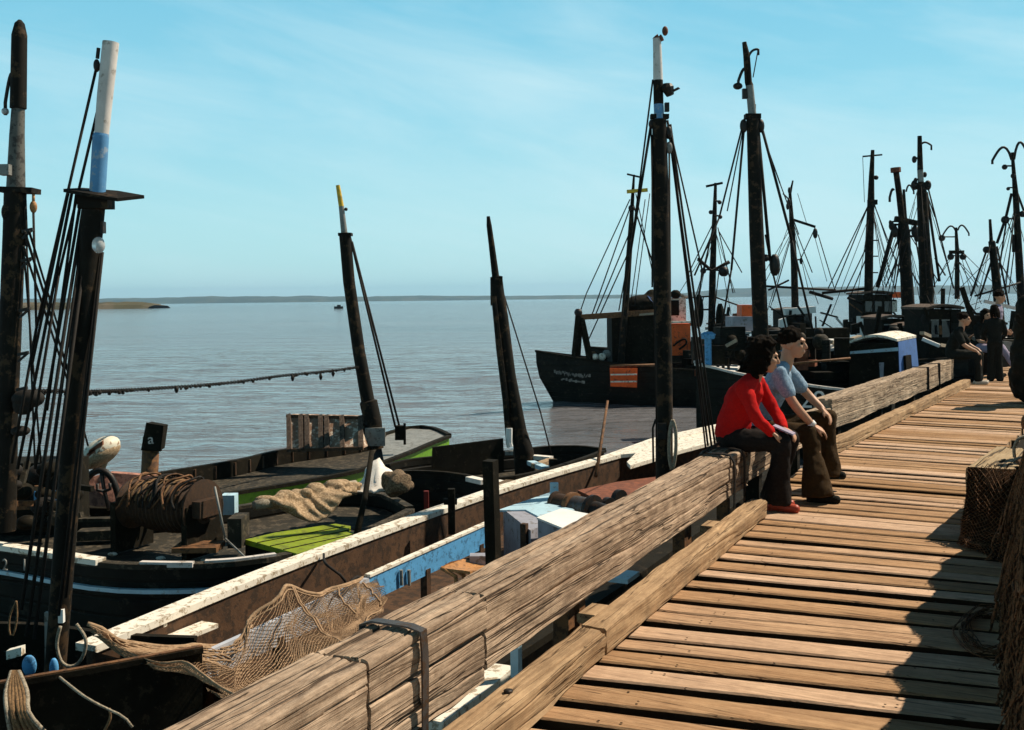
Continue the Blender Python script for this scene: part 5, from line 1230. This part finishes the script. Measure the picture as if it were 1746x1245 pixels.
for k in range(26):
    i = rnd.randint(2, NU2 - 30); j0 = rnd.randint(26, 60); pts = []
    ii, jj = i, j0
    for q in range(12):
        ii = max(0, min(NU2-1, ii + rnd.randint(-3, 4))); jj = max(24, min(NV2-1, jj + rnd.randint(-4, 5))); pts.append(g2[ii, jj])
    M().tube(lerpl(pts, 22), rnd.choice((.003, .004, .006)), 5).build('twine', 'brownnet', nh, True)
# curtain of net hanging over the front of the timber end
tb3 = []
for k in range(16):
    tb3.append((ra + rs*rnd.uniform(.34, .62) + rdx*rnd.uniform(.05, .7) + Z*rnd.uniform(-.02, .05), (rnd.uniform(.06, .12), rnd.uniform(.06, .12), .05)))
net_pile('net_heap', 'small brown net heap lying on top of the right rail timber', tb3, .02, 'brownnet')
mm = M(); vid = {}; nu, nv = 46, 44
for i in range(nu):
    for j in range(nv):
        if (i + j) % 2: continue
        u, v = i/(nu-1), j/(nv-1)
        tp = (ra + rs*.02).lerp(ra + rs*.75 + rdx*.1, u) + Z*.03
        bt = ST(7.35, -.42, .01).lerp(ST(6.6, .15, .0), u)
        p = tp.lerp(bt, v) + V((0, 0, -.10*math.sin(math.pi*v))) - rdx*(.06 + .09*noise.noise((u*6, v*3, 2)) + .03*noise.noise((u*17, v*6, 5))) + Z*.03*noise.noise((u*7, v*5, 9)); vid[i, j] = len(mm.v); mm.v.append(p)
for (i, j) in list(vid):
    q = [(i, j), (i+1, j+1), (i, j+2), (i-1, j+1)]
    if all(x in vid for x in q): mm.f.append(tuple(vid[x] for x in q)); mm.m.append(0)
cu = root('net_curtain', (ra + rs*.3), None, None)
m_ = M(); rows = []
for i in range(24):
    r_ = []
    for j in range(20):
        u, v = i/23, j/19
        tp = (ra + rs*.02).lerp(ra + rs*.75 + rdx*.1, u) + Z*.01; bt = ST(7.35, -.42, .01).lerp(ST(6.6, .15, .0), u)
        r_.append(tp.lerp(bt, v) + V((0, 0, -.10*math.sin(math.pi*v))) - rdx*(.03 + .05*noise.noise((u*6, v*3, 2))))
    rows.append(r_)
m_.loft(rows, caps=False, closed=False).build('net_shade_sheet', 'shadenet', cu, True)  # solid dark sheet added so the timber end looks shaded
cm2 = mm.build('net_layer', 'brownnet', cu); tag(cu, 'dark brown net curtain hanging over the cut end of the right rail timber', 'fishing net')
wf = cm2.modifiers.new('wire', 'WIREFRAME'); wf.thickness = .007; wf.use_even_offset = False
mm = M()
for k in range(15):
    sc_k = rnd.uniform(.6, 1.0); ph = rnd.uniform(-.4, .4); pts = []
    for a_ in range(10):
        an = R(150 + a_*24) + ph
        pts.append(ST(5.45 + .42*sc_k*math.cos(an) + rnd.uniform(-.03, .03), -.16 + .17*sc_k*math.sin(an) + rnd.uniform(-.015, .015), .012 + rnd.uniform(0, .03)))
    mm.tube(lerpl(pts, 24), .0028, 5)
fl2 = mm.build('net_fold', 'brownnet', None, True); tag(fl2, 'loose curved fold of brown net lying on the shaded deck planks', 'fishing net')
# tall nets hung to dry at the right edge
dr_ = []
for k in range(22):
    f = k/21; dr_.append((U(1765 + rnd.uniform(-14, 30), 660 - 150*f + rnd.uniform(-6, 6), 15.2 + rnd.uniform(-.2, .3)), .30 - .1*f))
dr_ += [(U(1752, 560, 15.2), .22), (U(1745, 600, 15.2), .2), (U(1742, 640, 15.3), .2), (U(1752, 525, 15.2), .16)]
net_pile('drying_net', 'tall dark brown net hung up to dry at the right edge beyond the seated group', dr_, .04, 'tar', 0, .008, 5)
mm = M()
for k in range(12): mm.ball(U(1757 + rnd.uniform(-5, 18), 730 + rnd.uniform(-22, 22), 7.3 + rnd.uniform(-.1, .2)), rnd.uniform(.04, .08), 6)
pn = organic(mm.build('net_bundle', 'brownnet', None, True), .022, 2); tag(pn, 'small lumpy bundle of net behind the timber end at the right edge', 'net bundle')
ho = M().tube(lerpl([U(1730, 780, 7.1), U(1729, 765, 7.1), U(1734, 752, 7.1), U(1744, 745, 7.1), U(1760, 744, 7.1)], 14), .012, 6).build('pale_hoop', 'palerope', None, True); tag(ho, 'pale hoop sticking out of the net at the right edge', 'hoop')
# ------------------------------------------------------------------ people
class Pers:
    def __init__(s, rt, O, F):
        s.rt = rt; s.O = V(O); s.F = V(F).normalized(); s.L = Z.cross(s.F).normalized()
    def p(s, f, l, u): return s.O + s.F*f + s.L*l + Z*u
    def limb(s, m, pts, rs, n=10, end=True):
        P = [s.p(*q) for q in pts]; k = 7*(len(P) - 1) + 1
        L = lerpl(P, k) if len(P) > 2 else [P[0].lerp(P[1], i/(k-1)) for i in range(k)]
        rr = []
        for i in range(k):
            t = i/(k-1)*(len(rs) - 1); j = min(int(t), len(rs) - 2); rr.append(rs[j] + (rs[j+1] - rs[j])*(t - j))
        m.tube(L, rr, n); m.ball(L[0], rr[0], 8); end and m.ball(L[-1], rr[-1], 8)
    def ell(s, m, c, r, pitch=0, yaw=0, n=12):
        f = (s.F*math.cos(yaw) + s.L*math.sin(yaw)); l = Z.cross(f)
        a = f*math.cos(pitch) - Z*math.sin(pitch); u = f*math.sin(pitch) + Z*math.cos(pitch)
        m.ball(s.p(*c), r, n, (a, l, u))
def hand(P, m, wrist, elbow, knuck, palm_n, curl=.5, k=1.0):
    """palm, four fingers of different length and a thumb; wrist and knuck in local coordinates"""
    w_ = P.p(*wrist); kn = P.p(*knuck); d = (kn - w_).normalized(); nrm = (P.F*palm_n[0] + P.L*palm_n[1] + Z*palm_n[2]).normalized()
    sd = d.cross(nrm).normalized(); nrm = sd.cross(d)
    for j in range(-2, 3):
        m.tube([w_ + sd*j*.010*k, w_ + d*.045*k + sd*j*.017*k, w_ + d*.085*k + sd*j*.018*k], [.013*k, .014*k, .011*k], 8)
    for j, ln in enumerate((.070, .080, .074, .058)):
        a = w_ + d*.085*k + sd*(j - 1.5)*.019*k; e = a; pts = [a]; ang = .1
        for s_ in range(3):
            ang += curl; e = e + (d*math.cos(ang) + nrm*math.sin(ang))*ln*k*(.42, .33, .25)[s_]; pts.append(e)
        m.tube(pts, [.0095*k, .009*k, .008*k, .006*k], 7); m.ball(pts[-1], .0065*k, 6)
    a = w_ + d*.03*k - sd*.026*k; b_ = a + (d*.6 - sd*.6 + nrm*.35)*.042*k; c = b_ + (d*.85 - sd*.1 + nrm*.35)*.034*k
    m.tube([a, b_, c], [.013*k, .0105*k, .007*k], 7); m.ball(c, .0075*k, 6)
def head(P, c, pitch=0, yaw=0, k=1.0, hair='curly', hairmat='hair', seed=1, m=None):
    """head turned yaw (to the left) and pitched down; c is the head centre in local coordinates"""
    C_ = P.p(*c); f = P.F*math.cos(yaw) + P.L*math.sin(yaw); l = Z.cross(f); a = f*math.cos(pitch) - Z*math.sin(pitch); u = f*math.sin(pitch) + Z*math.cos(pitch)
    A = (a, l, u)
    def q(x, y, z): return C_ + a*(x*k) + l*(y*k) + u*(z*k)
    own = m is None
    m.ball(q(-.01, 0, .03), (.098*k, .077*k, .092*k), 14, A)      # cranium
    m.ball(q(.035, 0, -.03), (.062*k, .060*k, .085*k), 12, A)     # face
    m.ball(q(.052, 0, -.088), (.036*k, .036*k, .028*k), 10, A)    # chin
    m.tube([q(.088, 0, .018), q(.108, 0, -.012), q(.116, 0, -.028)], [.010*k, .013*k, .012*k], 8); m.ball(q(.113, 0, -.030), .0135*k, 8)
    m.ball(q(.086, 0, .030), (.018*k, .048*k, .012*k), 8, A)      # brow
    m.ball(q(.094, 0, -.058), (.012*k, .022*k, .007*k), 8, A); m.ball(q(.092, 0, -.070), (.012*k, .020*k, .008*k), 8, A)
    for sg in (-1, 1):
        m.ball(q(.062, sg*.042, -.02), (.03*k, .022*k, .025*k), 8, A)
        m.ball(q(-.005, sg*.076, -.01), (.022*k, .010*k, .034*k), 8, A)
    return q, A
def finish_head(P, q, A, k, style, seed, mat='hair'):
    rr = random.Random(seed); h = M()
    for sg in (-1, 1):
        e = M().ball(q(.083, sg*.030, .006), .0125*k, 8); e.build('eye', 'tar', P.rt, True)
    h.ball(q(-.018, 0, .048), (.104*k, .088*k, .088*k), 12, A)
    if style == 'curly': h.ball(q(-.035, 0, .03), (.112*k, .102*k, .115*k), 12, A); h.ball(q(-.055, 0, -.07), (.075*k, .095*k, .08*k), 12, A)
    n_ = {'curly': 420, 'short': 50, 'long': 80}[style]
    for i in range(n_):
        th = rr.uniform(0, 6.283); ph = rr.uniform(-.9 if style != 'short' else -.25, 1.5)
        x, y, z_ = math.cos(th)*math.cos(ph), math.sin(th)*math.cos(ph), math.sin(ph)
        if x > .45 and z_ < .55: continue
        R0 = rr.uniform(1.1, 1.36) if style == 'curly' else rr.uniform(.98, 1.05)
        low = -.12 if (style != 'short') and x < .25 and z_ < .5 else 0
        h.ball(q(-.022 + x*.098*R0, y*.088*R0, .035 + z_*.095*R0 + low*rr.random()), (rr.uniform(.009, .021)*k if style == 'curly' else rr.uniform(.014, .026)*k), 6)
    if style == 'long':
        for i in range(40):
            th = rr.uniform(1.2, 5.1); x, y = math.cos(th)*.09, math.sin(th)*.085
            h.tube([q(x - .02, y, .04), q(x - .035, y*1.12, -.06), q(x - .04, y*1.1, -.17)], [.02*k, .022*k, .010*k], 6)
    return organic(h.build('hair', mat, P.rt, True), .0075*k, 1)
def seated(label, O, F, hd, shirt, trouser, shoe, neck, sh_r, arms, hip_u=.085, knees=None, ankles=None, hem=.11, sleeve=1.0, style='curly', yaw=0, pitch=0, seed=1, wave=0, bare=False, belly=.105, flare=True, k=1.0, group=None, toes=None, vox=1.0):
    rt = root('person', V(O) + Z*-.455, label, 'person', group)
    P = Pers(rt, O, F)
    # clothing: top
    t = M(); nf, nl, nu = neck
    hip = (0.0, 0, hip_u)
    spine = [(-.02, 0, hip_u + .02), (nf*.25 - .035, 0, hip_u + .16), (nf*.62 - .04, 0, hip_u + .30), (nf*.9 - .02, 0, nu - .09)]
    for (f, l, u), (rf, rl, ru) in zip(lerpl([V(x) for x in spine], 9), [(.12, .165, .1), (.12, .16, .09), (.115, .152, .09), (.112, .152, .09), (.115, .16, .09), (.118, .17, .09), (.115, .175, .085), (.105, .165, .075), (.085, .12, .06)]):
        P.ell(t, (f, l, u), (rf*belly/.105, rl*k, ru), pitch=.25)
    for sg in (-1, 1):
        sh, el, wr = arms[sg]
        P.limb(t, [(nf*.9, sg*.06, nu - .045), (sh[0], sh[1]*.92, sh[2])], [.065, .072])
        if sleeve >= 1: P.limb(t, [sh, el, wr], [.070, .056, .050, .040])
        else:
            m_ = V(sh).lerp(V(el), sleeve); P.limb(t, [sh, tuple(m_)], [.070, .068])
    t_o = organic(t.build('cardigan' if shirt == 'red' else 'shirt', shirt, rt, True), .013*vox, 4)
    folds(t_o, .03)
    # trousers
    t = M()
    P.ell(t, (.0, 0, hip_u), (.135*belly/.105, .175, .115)); P.ell(t, (.06, 0, hip_u - .01), (.13, .17, .09))
    for sg in (-1, 1):
        kn, an = knees[sg], ankles[sg]
        P.limb(t, [(.04, sg*.085, hip_u), kn], [.098, .076])
        mid = V(kn).lerp(V(an), .5)
        P.limb(t, [kn, tuple(mid), (an[0] + .01, an[1], an[2] - .04)], [.078, .072, .082*hem/.1, hem] if flare else [.075, .065, hem], 14, end=False)
    folds(organic(t.build('trousers', trouser, rt, True), .014*vox, 3), .03)
    # body : one continuous surface
    b_ = M()
    P.limb(b_, [(nf*.55, 0, nu - .2), (nf*.95, 0, nu - .03), (hd[0] - .035, hd[1], hd[2] - .07)], [.07, .058, .055])
    for sg in (-1, 1):
        sh, el, wr = arms[sg]
        P.limb(b_, [(nf*.8, 0, nu - .1), sh], [.05, .05]); P.limb(b_, [sh, el, wr], [.050, .042, .038, .026])
        w_ = V(wr); e_ = V(el); kd = (w_ - e_).normalized()
        hk = arms.get(('hand', sg), tuple(w_ + kd*.09 + V((.01, 0, -.02)))); hand(P, b_, wr, el, hk, arms.get(('palm', sg), (-.3, -sg*.2, -1)), arms.get('curl', .35))
    P.limb(b_, [(nf*.6 - .03, 0, nu - .2), (-.02, 0, hip_u)], [.05, .06])
    for sg in (-1, 1):
        kn, an = knees[sg], ankles[sg]
        P.limb(b_, [(.02, sg*.08, hip_u), kn, an], [.04, .038, .038, .034])
        to = toes[sg] if toes else (an[0] + .15, an[1], an[2] - .05)
        P.limb(b_, [(an[0] - .02, an[1], an[2] - .03), to], [.034, .026])
    q, A = head(P, hd, pitch, yaw, k, m=b_)
    organic(b_.build('body', 'skin', rt, True), .0075*vox, 3, .4)
    finish_head(P, q, A, k, style, seed)
    if shoe:
        for sg in (-1, 1):
            an = ankles[sg]; s_ = M(); to = V(toes[sg]) if toes else V((an[0] + .15, an[1], an[2] - .05)); hl = V((an[0] - .045, an[1], an[2] - .055))
            P.limb(s_, [tuple(hl), tuple(hl.lerp(to, .5)), tuple(to)], [.040, .040, .036]); P.limb(s_, [(hl.x, hl.y, hl.z), (hl.x - .005, hl.y, hl.z - .03)], [.036, .03])
            organic(s_.build('shoe', shoe, rt, True), .009*vox, 2)
    return P
# woman in the red cardigan
OW = ST(7.98, -2.06, ZT)
arms = {1: ((.13, .19, .50), (.27, .21, .27), (.36, .08, .17)), -1: ((.12, -.195, .50), (.225, -.24, .285), (.315, -.16, .165)), ('hand', -1): (.385, -.11, .12), ('hand', 1): (.44, .05, .13), 'curl': .35}
PW = seated('person in a red cardigan and dark jeans sitting on the rail, bushy dark hair', OW, n1, (.235, .0, .72), 'red', 'jeans', 'shoe', (.165, 0, .59), .07, arms,
    knees={1: (.40, .13, .08), -1: (.385, -.09, .08)}, ankles={1: (.26, .11, -.37), -1: (.33, -.06, -.355)}, hem=.115, style='curly', yaw=.38, pitch=.12, seed=3, belly=.122, toes={1: (.40, .11, -.425), -1: (.475, -.07, -.425)})
# companion in pale blue shirt
OM = ST(8.56, -2.0, ZT)
arms = {1: ((.19, .18, .56), (.34, .28, .36), (.47, .22, .25)), -1: ((.20, -.17, .565), (.31, -.19, .34), (.455, -.11, .145)), ('hand', -1): (.53, -.07, .10), 'curl': .3}
PM = seated('person in pale blue short-sleeved shirt and brown flared trousers sitting on the rail', OM, n1, (.275, 0, .80), 'shirt', 'brownpants', 'darkcloth', (.225, 0, .645), .07, arms,
    knees={1: (.50, .31, .17), -1: (.43, -.11, .085)}, ankles={1: (.45, .36, -.27), -1: (.49, -.19, -.37)}, hem=.135, sleeve=.62, style='short', yaw=-.05, pitch=.02, seed=8)
w1_ = PM.p(.435, -.121, .172); o_ = M().tube([w1_, w1_ + (PM.p(.455, -.11, .145) - w1_)*.9], .034, 12).build('wrist_watch', 'cleanwhite', PM.rt, True)
# book or paper lying on the woman's knee
bkp = M().box(PW.p(.40, -.09, .175), .16, .10, .012, PW.F*.9 - Z*.35); o_ = bkp.build('folded_paper', 'lilaccloth'); tag(o_, 'small pale folded paper on the knee of the person in red', 'paper')
# group on the far beam
FA = F2(20.0, ZT, .05)
g_ = 'people at the far end of the rail'
arms = {1: ((.10, .17, .50), (.24, .2, .26), (.42, .14, .16)), -1: ((.10, -.17, .50), (.22, -.21, .27), (.42, -.14, .15))}
seated('person in dark clothes sitting at the far rail end, bare forearms reaching forward', FA + d2*.4, n2, (.2, 0, .72), 'darkcloth', 'darkcloth', 'paleshoe', (.16, 0, .58), .07, arms,
    knees={1: (.44, .1, .07), -1: (.44, -.11, .07)}, ankles={1: (.42, .08, -.37), -1: (.44, -.14, -.37)}, hem=.075, sleeve=.8, style='short', seed=12, flare=False, vox=1.6, group=g_)
arms = {1: ((.02, .17, .50), (.12, .2, .24), (.3, .1, .2)), -1: ((.02, -.17, .50), (.12, -.2, .24), (.3, -.1, .2))}
FB_ = G(1722, 640, 0); FB_.z = ZT
seated('person at the far right of the group with one bare leg stretched out', FB_ + V((-.25, .6, 0)), V((.2, -1, 0)), (.1, 0, .74), 'darkcloth', 'lilaccloth', 'paleshoe', (.06, 0, .58), .07, arms,
    knees={1: (.40, .13, .10), -1: (.40, -.1, .06)}, ankles={1: (.72, .22, -.35), -1: (.38, -.1, -.36)}, hem=.04, sleeve=.8, style='long', seed=15, flare=False, vox=1.6, group=g_)
st_ = M().box(FB_ + V((-.25, .6, -.23)), .45, .4, .44).build('wooden_box', 'tar'); tag(st_, 'dark box used as a seat at the far right of the group', 'box')
# standing people
def standing(label, foot, F, h, top, bottom, style, seed, bend=0):
    rt = root('person', foot, label, 'person', g_); k = h/1.7; P = Pers(rt, foot, F)
    t = M()
    for u, rf, rl in ((.92, .11, .16), (1.0, .11, .155), (1.08, .105, .15), (1.16, .11, .16), (1.24, .115, .17), (1.32, .11, .175), (1.38, .09, .15)):
        P.ell(t, (bend*(u - .9), 0, u*k), (rf*k, rl*k, .08*k))
    for sg in (-1, 1): P.limb(t, [(bend*.45, sg*.17*k, 1.36*k), (bend*.35 + .02, sg*.23*k, 1.1*k), (bend*.4 + .14, sg*.16*k, .93*k)], [.06*k, .05*k, .04*k])
    organic(t.build('jacket', top, rt, True), .02, 3)
    t = M(); P.ell(t, (0, 0, .90*k), (.12*k, .165*k, .11*k))
    for sg in (-1, 1): P.limb(t, [(0, sg*.085*k, .86*k), (.02, sg*.09*k, .48*k), (-.01, sg*.1*k, .06*k)], [.09*k, .068*k, .085*k])
    organic(t.build('trousers', bottom, rt, True), .02, 3)
    b_ = M(); P.limb(b_, [(bend*.4, 0, 1.2*k), (bend*.52, 0, 1.44*k), (bend*.6, 0, 1.52*k)], [.08*k, .055*k, .05*k])
    for sg in (-1, 1):
        P.limb(b_, [(bend*.4, 0, 1.3*k), (bend*.45, sg*.17*k, 1.36*k), (bend*.35 + .02, sg*.23*k, 1.1*k), (bend*.4 + .15, sg*.15*k, .92*k)], [.035*k, .03*k, .028*k, .024*k])
        hand(P, b_, (bend*.4 + .15, sg*.15*k, .92*k), None, (bend*.4 + .22, sg*.13*k, .88*k), (0, -sg, 0), .4, k)
        P.limb(b_, [(0, sg*.085*k, 1.0*k), (0, sg*.09*k, .5*k), (0, sg*.1*k, .07*k), (.14*k, sg*.11*k, .035*k)], [.045*k, .035*k, .035*k, .03*k])
    P.limb(b_, [(0, 0, .95*k), (bend*.4, 0, 1.2*k)], [.09*k, .09*k])
    q, A = head(P, (bend*.62 + .02, 0, 1.60*k), .15, .3, k, m=b_)
    organic(b_.build('body', 'skin', rt, True), .012, 2); finish_head(P, q, A, k, style, seed)
    for sg in (-1, 1):
        s_ = M(); P.limb(s_, [(-.04, sg*.1*k, .04), (.15*k, sg*.11*k, .035)], [.042, .036]); organic(s_.build('shoe', 'darkcloth', rt, True), .014, 2)
standing('person in dark clothes standing in the middle of the far group, back turned', G(1697, 650, 0), V((.3, 1, 0)), 1.40, 'darkcloth', 'darkcloth', 'long', 21, .05)
standing('person in a pale checked top standing behind the far end of the rail', F2(22.2, 0, .55), n2, 1.68, 'lilaccloth', 'darkcloth', 'short', 25, .1)
sc.cycles.use_denoising = True
sc.cycles.max_bounces = 6; sc.cycles.transparent_max_bounces = 6; sc.cycles.volume_bounces = 0
